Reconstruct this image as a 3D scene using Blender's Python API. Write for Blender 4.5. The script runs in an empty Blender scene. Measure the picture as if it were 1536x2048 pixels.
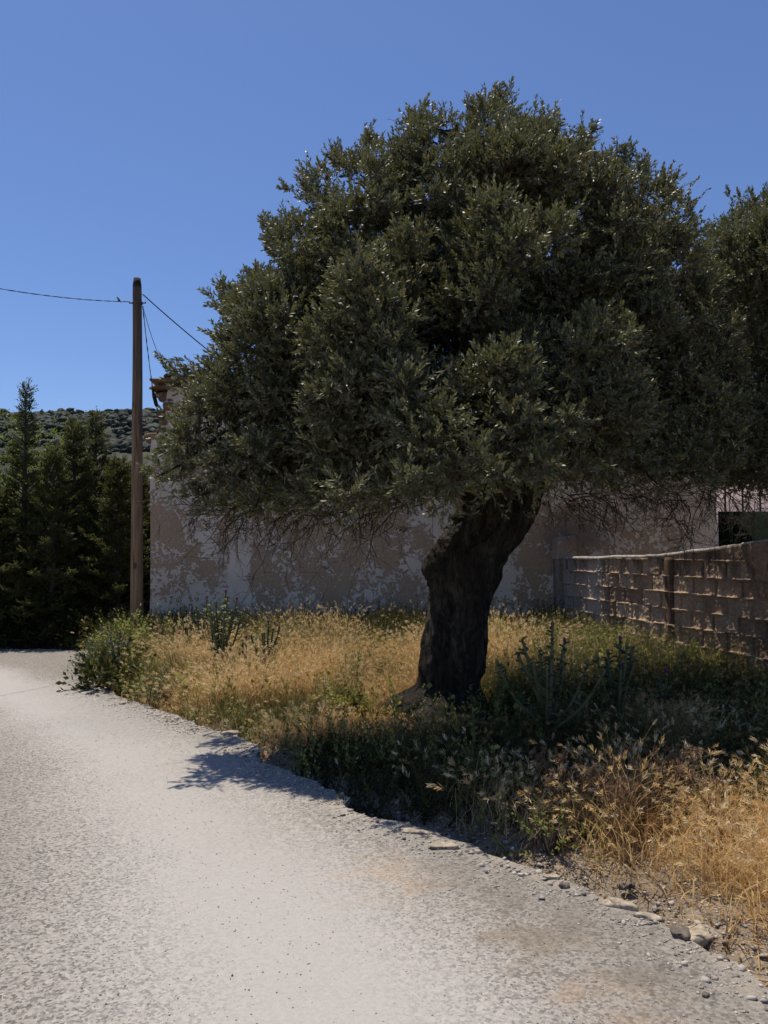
import bpy, bmesh, math, random
import numpy as np
from mathutils import Vector, Matrix
from mathutils.geometry import delaunay_2d_cdt
R = math.radians
rng = np.random.default_rng(11); random.seed(11)
S = bpy.context.scene
COL = S.collection

# ------------------------------------------------------------------ camera, sky, sun, exposure
F, HC, PITCH = 1537.0, 1.5, R(2.83)          # focal length in photo pixels, eye height, upward tilt
cd = bpy.data.cameras.new('camera'); cam = bpy.data.objects.new('camera', cd); COL.objects.link(cam)
cam.location = (0, 0, HC); cam.rotation_euler = (R(90) + PITCH, 0, 0)
cd.sensor_fit = 'VERTICAL'; cd.sensor_height = 36; cd.lens = 36 * F / 2048
cd.clip_start = .05; cd.clip_end = 3000
S.camera = cam
SUN_EL, SUN_AZ = R(72), R(-36)               # azimuth measured from +Y (ahead) towards +X
W = bpy.data.worlds.new('World'); S.world = W; W.use_nodes = True
wn = W.node_tree.nodes; wl = W.node_tree.links
sky = wn.new('ShaderNodeTexSky'); sky.sky_type = 'NISHITA'; sky.sun_disc = False
sky.sun_elevation = SUN_EL; sky.sun_rotation = SUN_AZ
sky.air_density = 1.; sky.dust_density = .3; sky.ozone_density = 8; sky.altitude = 0
wb = wn.new('ShaderNodeMix'); wb.data_type = 'RGBA'; wb.blend_type = 'MULTIPLY'; wb.inputs[0].default_value = 1; wb.inputs[7].default_value = (1.06, 1.04, 1.16, 1)   # camera white balance of the sky
wl.new(sky.outputs[0], wb.inputs[6]); wl.new(wb.outputs[2], wn['Background'].inputs[0]); wn['Background'].inputs[1].default_value = .103
sl = bpy.data.lights.new('sun', 'SUN'); sl.energy = 4.9; sl.angle = R(.53); sl.color = (1, .92, .79)
so = bpy.data.objects.new('sun', sl); COL.objects.link(so)
sdir = Vector((math.sin(SUN_AZ) * math.cos(SUN_EL), math.cos(SUN_AZ) * math.cos(SUN_EL), math.sin(SUN_EL)))
so.rotation_euler = (-sdir).to_track_quat('-Z', 'Y').to_euler(); so.location = sdir * 60
S.view_settings.view_transform = 'Standard'; S.view_settings.look = 'None'
S.view_settings.exposure = 0.0; S.view_settings.gamma = 1; S.view_settings.use_curve_mapping = False

# ------------------------------------------------------------------ helpers
cp, sp = math.cos(PITCH), math.sin(PITCH)
def ray(px, py):
    a = (np.asarray(px, float) - 768) / F; b = -(np.asarray(py, float) - 1024) / F
    return a, cp - b * sp, sp + b * cp
def P(px, py, Y):                             # photo direction at depth Y -> world point
    a, f, u = ray(px, py); k = Y / f
    return np.stack([a * k, f * k, HC + u * k], -1) if np.ndim(a) or np.ndim(Y) else np.array([float(a * k), float(f * k), float(HC + u * k)])
def G(px, py, z=0.):                          # photo direction -> point on the ground
    a, f, u = ray(px, py); k = (z - HC) / u
    return np.array([float(a * k), float(f * k), z])
def h3(x, y, z, s):
    x = x.astype(np.int64); y = y.astype(np.int64); z = z.astype(np.int64)
    n = (x * 374761393 + y * 668265263 + z * 1274126177 + s * 974634777) & 0xffffffff
    n = ((n ^ (n >> 13)) * 1274126177) & 0xffffffff; n = ((n ^ (n >> 15)) * 2246822519) & 0xffffffff
    return ((n ^ (n >> 16)) & 0xffffff) / float(0xffffff)
def vn(x, y, z=0., s=0):
    x, y, z = np.broadcast_arrays(np.asarray(x, float), np.asarray(y, float), np.asarray(z, float))
    i, j, k = np.floor(x), np.floor(y), np.floor(z); u, v, w = x - i, y - j, z - k
    u, v, w = u*u*(3-2*u), v*v*(3-2*v), w*w*(3-2*w); r = 0
    for a in (0, 1):
        for b in (0, 1):
            for c in (0, 1):
                r = r + h3(i+a, j+b, k+c, s) * (u if a else 1-u) * (v if b else 1-v) * (w if c else 1-w)
    return r
def fbm(x, y, z=0., o=4, s=0):
    r, a, t = 0, 1., 0.
    for q in range(o):
        r = r + a * vn(np.asarray(x) * 2**q, np.asarray(y) * 2**q, np.asarray(z) * 2**q, s + q); t += a; a *= .5
    return r / t
def sst(a, b, x): t = np.clip((x - a) / (b - a), 0, 1); return t * t * (3 - 2 * t)
def nrm(v): return v / np.maximum(np.linalg.norm(v, axis=-1, keepdims=True), 1e-9)
def pdist(x, y, poly, closed=True):           # distance to a polyline, and inside test
    P0 = np.array(poly, float); P1 = np.roll(P0, -1, 0)
    if not closed: P0, P1 = P0[:-1], P1[:-1]
    d = np.full(np.shape(x), 1e9); ins = np.zeros(np.shape(x), bool)
    for (ax, ay), (bx, by) in zip(P0, P1):
        dx, dy = bx-ax, by-ay; t = np.clip(((x-ax)*dx + (y-ay)*dy) / (dx*dx+dy*dy+1e-12), 0, 1)
        d = np.minimum(d, np.hypot(x-ax-t*dx, y-ay-t*dy))
        c = ((ay > y) != (by > y)); ins ^= c & (x < (bx-ax) * (y-ay) / ((by-ay) if by != ay else 1e-9) + ax)
    return d, ins
def npmesh(name, V, faces, mats, parent=None, smooth=False, tint=None, fmat=None):
    """V (n,3); faces: list of (m,k) arrays"""
    me = bpy.data.meshes.new(name); V = np.ascontiguousarray(V, np.float32)
    faces = [np.asarray(f, np.int32) for f in faces if len(f)]
    lt = np.concatenate([np.full(len(f), f.shape[1], np.int32) for f in faces]); ls = np.concatenate([[0], np.cumsum(lt)[:-1]]).astype(np.int32)
    lv = np.concatenate([f.ravel() for f in faces])
    me.vertices.add(len(V)); me.vertices.foreach_set('co', V.ravel())
    me.loops.add(len(lv)); me.loops.foreach_set('vertex_index', lv)
    me.polygons.add(len(lt)); me.polygons.foreach_set('loop_start', ls); me.polygons.foreach_set('loop_total', lt)
    if smooth: me.polygons.foreach_set('use_smooth', np.ones(len(lt), bool))
    for m in (mats if isinstance(mats, (list, tuple)) else [mats]): me.materials.append(m)
    if fmat is not None: me.polygons.foreach_set('material_index', np.asarray(fmat, np.int32))
    if tint is not None:
        a = me.attributes.new('tint', 'FLOAT', 'FACE'); a.data.foreach_set('value', np.asarray(tint, np.float32))
    me.update(calc_edges=True)
    o = bpy.data.objects.new(name, me); COL.objects.link(o)
    if parent: o.parent = parent
    return o
def tag(o, label=None, cat=None, group=None, kind=None):
    if label: o['label'] = label
    if cat: o['category'] = cat
    if group: o['group'] = group
    if kind: o['kind'] = kind
    return o
def empty(name, label, cat, loc=(0, 0, 0), group=None):
    o = bpy.data.objects.new(name, None); COL.objects.link(o); o.location = loc; o.empty_display_size = .2
    return tag(o, label, cat, group)
def adopt(root, o):                           # o was built in world coordinates
    o.parent = root; o.matrix_parent_inverse = Matrix.Translation(-Vector(root.location)); return o
class Acc:                                    # mesh accumulator
    def __init__(s): s.V = []; s.Fs = []; s.n = 0; s.T = []
    def add(s, V, Fc, t=.5):
        V = np.asarray(V, float); s.V.append(V)
        for f in Fc:
            f = np.asarray(f)
            if len(f): s.Fs.append(f + s.n); s.T.append(np.full(len(f), t))
        s.n += len(V)
    def tube(s, pts, rad, n=6, cap=True, t=.5):
        pts = np.asarray(pts, float); m = len(pts); rad = np.broadcast_to(np.asarray(rad, float), (m,))
        d = nrm(np.gradient(pts, axis=0)); ref = np.array([0, 0, 1.]) if abs(d[0, 2]) < .9 else np.array([1., 0, 0])
        u = nrm(np.cross(d, ref)); v = np.cross(d, u); a = np.arange(n) * 2 * np.pi / n
        V = (pts[:, None] + rad[:, None, None] * (np.cos(a)[None, :, None] * u[:, None] + np.sin(a)[None, :, None] * v[:, None])).reshape(-1, 3)
        i = np.arange(m-1)[:, None] * n; j = np.arange(n)[None]; k = (j + 1) % n
        Fc = [np.stack([i+j, i+k, i+n+k, i+n+j], -1).reshape(-1, 4)]
        s.add(V, Fc, t)
        if cap and n > 2:
            s.Fs += [np.arange(n)[::-1][None] + s.n - len(V), np.arange(n)[None] + s.n - n]; s.T += [np.full(1, t)] * 2
    def box(s, c, h, rot=0, t=.5, jit=0):
        c = np.array(c, float); q = np.array([[x, y, z] for x in (-1, 1) for y in (-1, 1) for z in (-1, 1)], float) * h
        if jit: q += rng.normal(0, jit, q.shape)
        cr, sr = math.cos(rot), math.sin(rot); q = np.stack([q[:, 0]*cr - q[:, 1]*sr, q[:, 0]*sr + q[:, 1]*cr, q[:, 2]], -1) + c
        s.add(q, [np.array([[0,1,3,2],[4,6,7,5],[0,4,5,1],[2,3,7,6],[0,2,6,4],[1,5,7,3]])], t)
    def build(s, name, mats, parent=None, smooth=False, kinds=None):
        g = {}
        for f, t in zip(s.Fs, s.T): g.setdefault(f.shape[1], []).append((f, t))
        return npmesh(name, np.concatenate(s.V), [np.concatenate([f for f, _ in v]) for v in g.values()], mats, parent, smooth,
                      tint=np.concatenate([t for v in g.values() for _, t in v]))
def grid(nx, ny):
    i = np.arange(nx-1)[:, None] * ny; j = np.arange(ny-1)[None]
    return np.stack([i+j, i+ny+j, i+ny+j+1, i+j+1], -1).reshape(-1, 4)

# ------------------------------------------------------------------ materials
class M:
    def __init__(s, name, rough=.9, spec=.3):
        s.m = bpy.data.materials.new(name); s.m.use_nodes = True; s.t = s.m.node_tree; s.b = s.t.nodes['Principled BSDF']
        s.out = s.t.nodes['Material Output']
        s.b.inputs['Roughness'].default_value = rough; s.b.inputs['Specular IOR Level'].default_value = spec
    def n(s, ty, **k):
        q = s.t.nodes.new(ty)
        for a, b in k.items():
            if a.startswith('i_'): q.inputs[int(a[2:])].default_value = b
            else: setattr(q, a, b)
        return q
    def l(s, a, b): s.t.links.new(a, b)
    def co(s, sc=(1, 1, 1), rot=(0, 0, 0)):
        if not hasattr(s, 'tc'): s.tc = s.n('ShaderNodeTexCoord')
        if sc == (1, 1, 1) and rot == (0, 0, 0): return s.tc.outputs['Object']
        mp = s.n('ShaderNodeMapping'); mp.inputs['Scale'].default_value = sc; mp.inputs['Rotation'].default_value = rot
        s.l(s.tc.outputs['Object'], mp.inputs[0]); return mp.outputs[0]
    def noise(s, scale, det=4, rough=.55, dist=0, co=None):
        q = s.n('ShaderNodeTexNoise'); q.inputs['Scale'].default_value = scale; q.inputs['Detail'].default_value = det
        q.inputs['Roughness'].default_value = rough; q.inputs['Distortion'].default_value = dist
        s.l(co or s.co(), q.inputs['Vector']); return q.outputs['Fac']
    def voro(s, scale, feat='F1', out='Distance', co=None, rnd=1):
        q = s.n('ShaderNodeTexVoronoi', feature=feat); q.inputs['Scale'].default_value = scale; q.inputs['Randomness'].default_value = rnd
        s.l(co or s.co(), q.inputs['Vector']); return q.outputs[out]
    def ramp(s, f, stops, interp='LINEAR'):
        q = s.n('ShaderNodeValToRGB'); q.color_ramp.interpolation = interp; e = q.color_ramp.elements
        while len(e) < len(stops): e.new(.5)
        for k, (p, c) in zip(e, stops):
            k.position = p; k.color = (*c, 1) if isinstance(c, (tuple, list)) else (c, c, c, 1)
        s.l(f, q.inputs[0]); return q.outputs[0]
    def mix(s, f, a, b, mode='MIX'):
        q = s.n('ShaderNodeMix', data_type='RGBA', blend_type=mode)
        for v, i in ((f, 0), (a, 6), (b, 7)):
            if hasattr(v, 'is_output'): s.l(v, q.inputs[i])
            else: q.inputs[i].default_value = v if i == 0 else (*v, 1)
        return q.outputs[2]
    def math(s, op, a, b=0., c=0.):
        q = s.n('ShaderNodeMath', operation=op)
        for i, v in enumerate((a, b, c)):
            if hasattr(v, 'is_output'): s.l(v, q.inputs[i])
            else: q.inputs[i].default_value = v
        return q.outputs[0]
    def attr(s, n='tint'): return s.n('ShaderNodeAttribute', attribute_name=n).outputs['Fac']
    def col(s, c): s.l(c, s.b.inputs['Base Color']) if hasattr(c, 'is_output') else setattr(s.b.inputs['Base Color'], 'default_value', (*c, 1)); return s
    def bump(s, h, dist=.01, st=1., prev=None):
        q = s.n('ShaderNodeBump'); q.inputs['Distance'].default_value = dist; q.inputs['Strength'].default_value = st
        s.l(h, q.inputs['Height'])
        if prev: s.l(prev, q.inputs['Normal'])
        s.l(q.outputs[0], s.b.inputs['Normal']); return q.outputs[0]
    def dist(s, x, y, r0, r1):                 # soft disc in the ground plane, irregular edge
        q = s.n('ShaderNodeVectorMath', operation='DISTANCE'); mp = s.n('ShaderNodeMapping'); mp.inputs['Scale'].default_value = (1, 1, 0)
        s.l(s.co(), mp.inputs[0]); s.l(mp.outputs[0], q.inputs[0]); q.inputs[1].default_value = (x, y, 0)
        d = s.math('ADD', q.outputs['Value'], s.math('MULTIPLY', s.math('SUBTRACT', s.noise(3.5, 7, .65), .5), 1.3))
        return s.n2(d, r0, r1)
    def n2(s, v, a, b, c=1., d=0.):
        q = s.n('ShaderNodeMapRange', interpolation_type='SMOOTHSTEP'); s.l(v, q.inputs[0])
        for i, x in enumerate((a, b, c, d)): q.inputs[i+1].default_value = x
        return q.outputs[0]

def leaf_mat(name, stops, back=None, rough=.45, spec=.5, trans=.25, tcol=(.12, .16, .03)):
    m = M(name, rough, spec)
    c = m.ramp(m.attr(), stops)
    if back:
        g = m.n('ShaderNodeNewGeometry'); c = m.mix(g.outputs['Backfacing'], c, back)
    m.col(c)
    if trans:
        tr = m.n('ShaderNodeBsdfTranslucent'); tr.inputs[0].default_value = (*tcol, 1)
        mx = m.n('ShaderNodeMixShader'); mx.inputs[0].default_value = trans
        m.l(m.b.outputs[0], mx.inputs[1]); m.l(tr.outputs[0], mx.inputs[2]); m.l(mx.outputs[0], m.out.inputs[0])
    return m.m
MAT = {}
MAT['olive'] = leaf_mat('olive_leaf', [(0, (.018, .020, .006)), (.45, (.092, .097, .034)), (.75, (.22, .215, .095)), (1, (.46, .43, .25))], (.14, .14, .085), .5, .38, .16, (.22, .22, .06))
MAT['conifer'] = leaf_mat('conifer_leaf', [(0, (.02, .024, .008)), (.6, (.07, .076, .024)), (1, (.16, .155, .055))], None, .6, .3, .25, (.15, .17, .03))
MAT['lime'] = leaf_mat('bright_leaf', [(0, (.08, .11, .02)), (1, (.2, .22, .04))], None, .5, .4, .35, (.25, .32, .04))
MAT['weed'] = leaf_mat('weed_leaf', [(0, (.07, .085, .022)), (.5, (.17, .19, .05)), (1, (.36, .35, .10))], None, .55, .35, .4, (.34, .36, .07))
MAT['dark_and_shade_weed'] = leaf_mat('dark_and_shade_weed_leaf', [(0, (.016, .018, .005)), (1, (.05, .05, .013))], None, .65, .2, .25, (.08, .09, .015))  # real dark weed, and weed colour darkened to stand in for shade
MAT['thistle'] = leaf_mat('thistle_leaf', [(0, (.075, .09, .045)), (1, (.18, .19, .10))], None, .6, .3, .2, (.1, .14, .06))
MAT['dry'] = leaf_mat('dry_grass_blade', [(0, (.17, .085, .032)), (.35, (.50, .285, .10)), (.7, (.76, .51, .23)), (1, (.88, .76, .52))], None, .6, .25, .45, (.72, .54, .26))
MAT['drygreen_and_shade'] = leaf_mat('half_green_and_shade_grass_blade', [(0, (.02, .021, .006)), (.6, (.07, .063, .019)), (1, (.24, .18, .065))], None, .6, .3, .3, (.25, .25, .07))  # colour kept low so grass under the olive reads as shade
MAT['brownhead'] = leaf_mat('dry_herb', [(0, (.10, .055, .03)), (.6, (.24, .15, .085)), (1, (.42, .3, .18))], None, .8, .2, .2, (.3, .18, .09))
MAT['maquis'] = leaf_mat('maquis_leaf', [(0, (.02, .026, .022)), (1, (.055, .063, .05))], None, .8, .2, 0)

m = M('twig_bark', .9, .2); m.col(m.ramp(m.noise(14, 3), [(.3, (.05, .038, .028)), (.7, (.13, .105, .08))])); MAT['twig'] = m.m
m = M('purple_flower', .8, .2); m.col((.16, .04, .12)); MAT['purple'] = m.m
m = M('olive_bark', .92, .2)
c1 = m.noise(4.5, 9, .7, .9, m.co((1, 1, .35))); v1 = m.noise(15, 7, .7, 1.8, m.co((1, 1, .34)))
base = m.ramp(c1, [(.3, (.028, .022, .016)), (.5, (.065, .054, .041)), (.68, (.20, .175, .14))])
m.col(m.mix(m.ramp(v1, [(.40, .85), (.52, 0.)]), base, (.02, .015, .011)))
b1 = m.bump(m.noise(9, 10, .75, 1., m.co((1, 1, .22))), .06, 1); m.bump(v1, .06, 1., b1); MAT['bark'] = m.m
m = M('conifer_bark', .95, .1); m.col(m.ramp(m.noise(12, 5, .6, 0, m.co((1, 1, .15))), [(.3, (.05, .04, .033)), (.7, (.17, .14, .12))])); MAT['cbark'] = m.m

# road: worn chip seal
m = M('worn_asphalt', .93, .25)
big = m.noise(.55, 5, .6, .4); mid = m.noise(6, 6, .6)
chip = m.voro(95, 'F1', 'Color'); chipv = m.n('ShaderNodeSeparateColor'); m.l(chip, chipv.inputs[0]); ch = chipv.outputs[0]
col = m.ramp(ch, [(0, (.07, .068, .062)), (.18, (.20, .19, .178)), (.42, (.38, .36, .335)), (.8, (.48, .455, .42)), (1, (.58, .54, .49))])
fine = m.ramp(m.noise(260, 3, .7), [(.25, (.60, .59, .58)), (.5, (1, 1, 1)), (.8, (1.12, 1.10, 1.08))])
col = m.mix(1., col, fine, 'MULTIPLY')
pale = m.ramp(m.math('ADD', m.math('MULTIPLY', mid, .35), m.math('MULTIPLY', big, .75)), [(.3, .08), (.9, .5)])
col = m.mix(pale, col, (.43, .395, .37))
# smooth dusty wheel path running up the middle of the road
sep = m.n('ShaderNodeSeparateXYZ'); m.l(m.co(), sep.inputs[0])
yy = sep.outputs[1]
pathx = m.math('ADD', m.math('MULTIPLY', m.math('MULTIPLY', yy, yy), -.0587), .14)
pathd = m.math('ABSOLUTE', m.math('SUBTRACT', m.math('ADD', sep.outputs[0], m.math('MULTIPLY', m.math('SUBTRACT', m.noise(.8, 3), .5), .6)), pathx))
col = m.mix(m.math('MULTIPLY', m.n2(pathd, .1, .9), .85), col, (.46, .435, .41))
# bare grey stony shoulder on the right, ochre earth stains, dark fresh patch
gx = m.math('SUBTRACT', sep.outputs[0], m.math('ADD', m.math('MULTIPLY', yy, -.52), 1.15))
def stain(col, px, py, r0, r1, c, k):
    q = G(px, py); return m.mix(m.math('MULTIPLY', m.dist(q[0], q[1], r0, r1), k), col, c)
for px, py, r0, r1, c, k in [(300, 1430, .1, 1.3, (.24, .23, .22), .35), (420, 1440, .1, .8, (.25, .235, .22), .35),
        (800, 1745, .0, .32, (.50, .35, .22), .6), (1090, 1870, .0, .28, (.24, .17, .10), .7), (1260, 1990, .0, .25, (.50, .34, .22), .6),
        (1300, 1950, .0, .16, (.16, .155, .145), .6), (1120, 1830, 0, .2, (.17, .14, .12), .6), (1010, 1790, .0, .22, (.24, .215, .19), .7), (880, 1730, .0, .2, (.24, .215, .19), .6)]:
    col = stain(col, px, py, r0, r1, c, k)
dark = m.voro(16, 'F1', 'Distance'); col = m.mix(m.math('MULTIPLY', m.ramp(dark, [(.05, 1.), (.09, 0.)]), m.ramp(m.noise(3, 2), [(.5, 0.), (.56, .6)])), col, (.13, .12, .11))
eg = m.math('ADD', m.attr('edge'), m.math('MULTIPLY', m.math('SUBTRACT', m.noise(2.6, 6, .65), .5), .35))
coarse = m.ramp(m.voro(42, 'F1', 'Color'), [(0, (.13, .125, .12)), (.4, (.31, .295, .275)), (1, (.48, .455, .42))]); coarse = m.mix(.45, coarse, m.ramp(ch, [(0, (.1, .1, .09)), (1, (.55, .5, .44))]))
col = m.mix(m.math('MULTIPLY', m.n2(eg, .1, 1.1), .7), col, coarse)
lip = m.math('MULTIPLY', m.n2(eg, .02, .15), m.ramp(m.noise(1.6, 4), [(.42, 0.), (.55, .8)])); col = m.mix(lip, col, (.50, .45, .39))
side = m.math('MULTIPLY', m.n2(pathd, .35, 1.3, 0., 1.), .9); col = m.mix(side, col, m.mix(1., col, (.68, .665, .635), 'MULTIPLY'))
col = m.mix(1., col, (.93, .915, .895), 'MULTIPLY')
m.col(col); b = m.bump(ch, .006, .55); m.bump(m.noise(180, 4, .7), .005, .6, b); MAT['road'] = m.m

m = M('dry_soil', .97, .1)
s1 = m.noise(3.2, 8, .65); s2 = m.voro(48, 'F1', 'Distance'); s3 = m.noise(60, 4, .7)
col = m.ramp(s1, [(.3, (.14, .10, .065)), (.5, (.26, .20, .135)), (.7, (.40, .32, .23))])
col = m.mix(m.ramp(s2, [(.12, .8), (.3, 0.)]), col, (.40, .34, .27)); col = m.mix(.45, col, m.ramp(s3, [(.3, (.05, .04, .03)), (.7, (.42, .35, .27))]), 'MIX')
m.col(col); b = m.bump(s2, .02, .6); m.bump(s3, .012, .9, b); MAT['soil'] = m.m
m = M('hill_soil', .97, .1); m.col(m.ramp(m.noise(.06, 8, .6), [(.35, (.03, .036, .027)), (.65, (.085, .085, .066))])); MAT['hill'] = m.m

# flaking plaster of the old house (front faces -Y; object coords are world)
m = M('flaking_plaster', .95, .15)
sep = m.n('ShaderNodeSeparateXYZ'); m.l(m.co(), sep.inputs[0]); X, Z = sep.outputs[0], sep.outputs[2]
wv = m.co((1, 1, 1))
n1 = m.noise(1.5, 2, .5, .3); n2_ = m.noise(6.2, 3, .55, .9); n3 = m.noise(16, 3, .55, .8)
f = m.math('ADD', m.math('MULTIPLY', n2_, .42), m.math('MULTIPLY', n3, .58)); f = m.math('ADD', f, m.math('MULTIPLY', m.math('SUBTRACT', n1, .5), .62))
f = m.math('ADD', f, m.math('MULTIPLY', m.noise(34, 5, .7), .16))
f = m.math('ADD', f, m.math('MULTIPLY', m.n2(Z, .25, .75), .10))                               # more plaster survives low down
f = m.math('ADD', f, m.math('MULTIPLY', m.n2(Z, 2.0, 2.4, 0., 1.), .06))                       # and high up
for xx, w_ in ((-2.33, .20), (5.2, .3)):                                                          # vertical repair strips
    dd = m.math('ABSOLUTE', m.math('SUBTRACT', m.math('ADD', X, m.math('MULTIPLY', m.math('SUBTRACT', m.noise(3, 5, .65), .5), .45)), xx))
    f = m.math('ADD', f, m.math('MULTIPLY', m.n2(dd, w_ * .55, w_), .26))
mask = m.ramp(f, [(.586, 0.), (.600, 1.)])
dirt = m.noise(.9, 6, .6)
brown = m.mix(m.ramp(dirt, [(.35, 0.), (.7, 1.)]), (.42, .295, .185), (.53, .385, .255)); brown = m.mix(m.ramp(m.noise(22, 5, .7), [(.3, .35), (.6, 0.)]), brown, (.15, .11, .08))
white = m.mix(m.ramp(m.noise(2.2, 6, .6), [(.3, 0.), (.7, 1.)]), (.60, .50, .39), (.78, .67, .54)); white = m.mix(m.ramp(m.noise(48, 4, .7), [(.25, .4), (.45, 0.)]), white, (.22, .18, .15))
col = m.mix(mask, brown, white)
damp = m.math('MULTIPLY', m.n2(Z, .1, .75), m.ramp(m.noise(1.7, 5), [(.42, 0.), (.6, .7)])); col = m.mix(damp, col, (.12, .11, .09))
smoke = m.math('MULTIPLY', m.n2(m.math('ABSOLUTE', m.math('SUBTRACT', X, 3.2)), .1, .95), m.n2(m.math('ABSOLUTE', m.math('SUBTRACT', Z, 1.75)), .05, .6))
col = m.mix(m.math('MULTIPLY', smoke, .65), col, (.09, .085, .08))
crk = m.ramp(m.voro(1.6, 'DISTANCE_TO_EDGE', co=m.co()), [(0, 1.), (.012, 0.)]); col = m.mix(m.math('MULTIPLY', crk, m.ramp(m.noise(1.1, 2), [(.5, 0.), (.55, .7)])), col, (.07, .055, .045))
m.col(col); b = m.bump(mask, .02, .9); m.bump(m.noise(30, 6, .7), .012, .6, b); MAT['plaster'] = m.m
m = M('rubble_stone', .95, .15); m.col(m.mix(m.noise(3, 4), m.ramp(m.attr(), [(0, (.12, .085, .055)), (.5, (.26, .17, .10)), (1, (.42, .29, .18))]), (.2, .14, .09))); m.bump(m.noise(18, 6, .7), .02, 1.); MAT['rubble'] = m.m

# cement blocks with slumped mortar
m = M('cement_block', .96, .12)
bt = m.attr(); n_ = m.noise(28, 6, .7)
col = m.ramp(bt, [(0, (.22, .145, .09)), (.5, (.47, .325, .215)), (.8, (.60, .44, .30)), (1, (.74, .58, .43))])
col = m.mix(m.ramp(n_, [(.3, .6), (.6, 0.)]), col, (.10, .07, .05))
sep = m.n('ShaderNodeSeparateXYZ'); m.l(m.co(), sep.inputs[0]); Yw = sep.outputs[1]; Zw = sep.outputs[2]
col = m.mix(m.math('MULTIPLY', m.n2(Yw, 11.2, 11.9, 0., 1.), .6), col, (.27, .25, .23))  # shade on the wall's house end put in as greyer colour
st = m.math('MULTIPLY', m.n2(m.math('ABSOLUTE', m.math('SUBTRACT', Yw, m.math('ADD', 11.1, m.math('MULTIPLY', m.noise(3, 3), .2)))), .05, .42), .55); col = m.mix(st, col, (.5, .43, .37))
top = m.math('MULTIPLY', m.n2(Zw, 1.0, 1.4, 0., 1.), m.ramp(m.noise(7, 4, .6, 0, m.co((1, 1, .25))), [(.45, 0.), (.6, .8)])); col = m.mix(top, col, (.07, .055, .045))
m.col(col); m.bump(m.noise(70, 6, .75), .012, .9); MAT['block'] = m.m
m = M('rough_concrete', .96, .12); m.col(m.ramp(m.noise(7, 7, .65), [(.3, (.10, .08, .065)), (.55, (.24, .185, .145)), (.75, (.36, .29, .24))])); m.bump(m.noise(40, 6, .7), .012, .8); MAT['concrete'] = m.m
m = M('post_concrete', .96, .12); m.col(m.ramp(m.noise(7, 7, .65), [(.3, (.07, .045, .03)), (.7, (.17, .11, .075))])); m.bump(m.noise(40, 6, .7), .012, .8); MAT['post'] = m.m
m = M('lichen_coping', .96, .12); m.col(m.ramp(m.noise(9, 7, .65), [(.3, (.2, .18, .15)), (.6, (.45, .41, .36))])); m.bump(m.noise(30, 6, .7), .015, .8); MAT['coping'] = m.m

m = M('pole_wood', .85, .2)
g1 = m.noise(26, 6, .6, .3, m.co((1, 1, .06))); g2 = m.noise(1.2, 4)
col = m.ramp(g1, [(.34, (.05, .032, .02)), (.48, (.20, .13, .078)), (.7, (.34, .24, .15))])
sep = m.n('ShaderNodeSeparateXYZ'); m.l(m.co(), sep.inputs[0])
col = m.mix(m.n2(sep.outputs[2], .5, 4.2), col, (.34, .21, .11)); col = m.mix(.6, col, m.ramp(g1, [(.34, (.05, .032, .02)), (.48, (.22, .14, .08)), (.7, (.38, .26, .15))])); 
col = m.mix(m.n2(sep.outputs[2], 3.0, 5.0, 0., .7), col, (.075, .055, .045)); col = m.mix(m.n2(sep.outputs[2], 5.48, 5.56, 0., .9), col, (.015, .013, .012))
kn = m.voro(3.1, 'F1', 'Distance', m.co((1, 1, .55))); col = m.mix(m.ramp(kn, [(.07, .8), (.12, 0.)]), col, (.05, .03, .02))
m.col(col); m.bump(g1, .012, .8); MAT['pole'] = m.m
def plain(name, c, r=.6, sp_=.3, metal=0, var=.25, sc=9):
    m = M(name, r, sp_); d = tuple(x * (1-var) for x in c); e = tuple(min(1, x * (1+var)) for x in c)
    m.col(m.ramp(m.noise(sc, 5, .65), [(.3, d), (.7, e)])); m.b.inputs['Metallic'].default_value = metal; return m.m
MAT['cable'] = plain('black_cable', (.02, .02, .022), .5)
MAT['steel'] = plain('rusty_steel', (.12, .09, .075), .7, .4, .4)
MAT['greenmetal'] = plain('green_painted_sheet', (.004, .014, .007), .85, .1, 0, .35, 3)
MAT['pinkwall'] = plain('pale_pink_render', (.5, .4, .38), .9, .2, 0, .08, 2)
MAT['stone'] = plain('pale_limestone', (.34, .285, .215), .95, .1, 0, .5, 38)
MAT['darkstone'] = plain('dark_stone', (.15, .125, .10), .95, .1, 0, .5, 30)
MAT['bird'] = plain('bird_feathers', (.06, .05, .045), .8)
MAT['tealplastic'] = plain('teal_plastic', (.03, .30, .2), .4, .5, 0, .1)
MAT['brownlitter'] = plain('brown_card', (.16, .085, .05), .8, .3)
MAT['blueplastic'] = plain('blue_plastic', (.03, .09, .25), .4, .5, 0, .1)
MAT['paper'] = plain('crumpled_paper', (.6, .55, .47), .9, .2, 0, .15)
MAT['tile'] = plain('clay_tile', (.22, .13, .075), .9, .15, 0, .35, 12)

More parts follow.
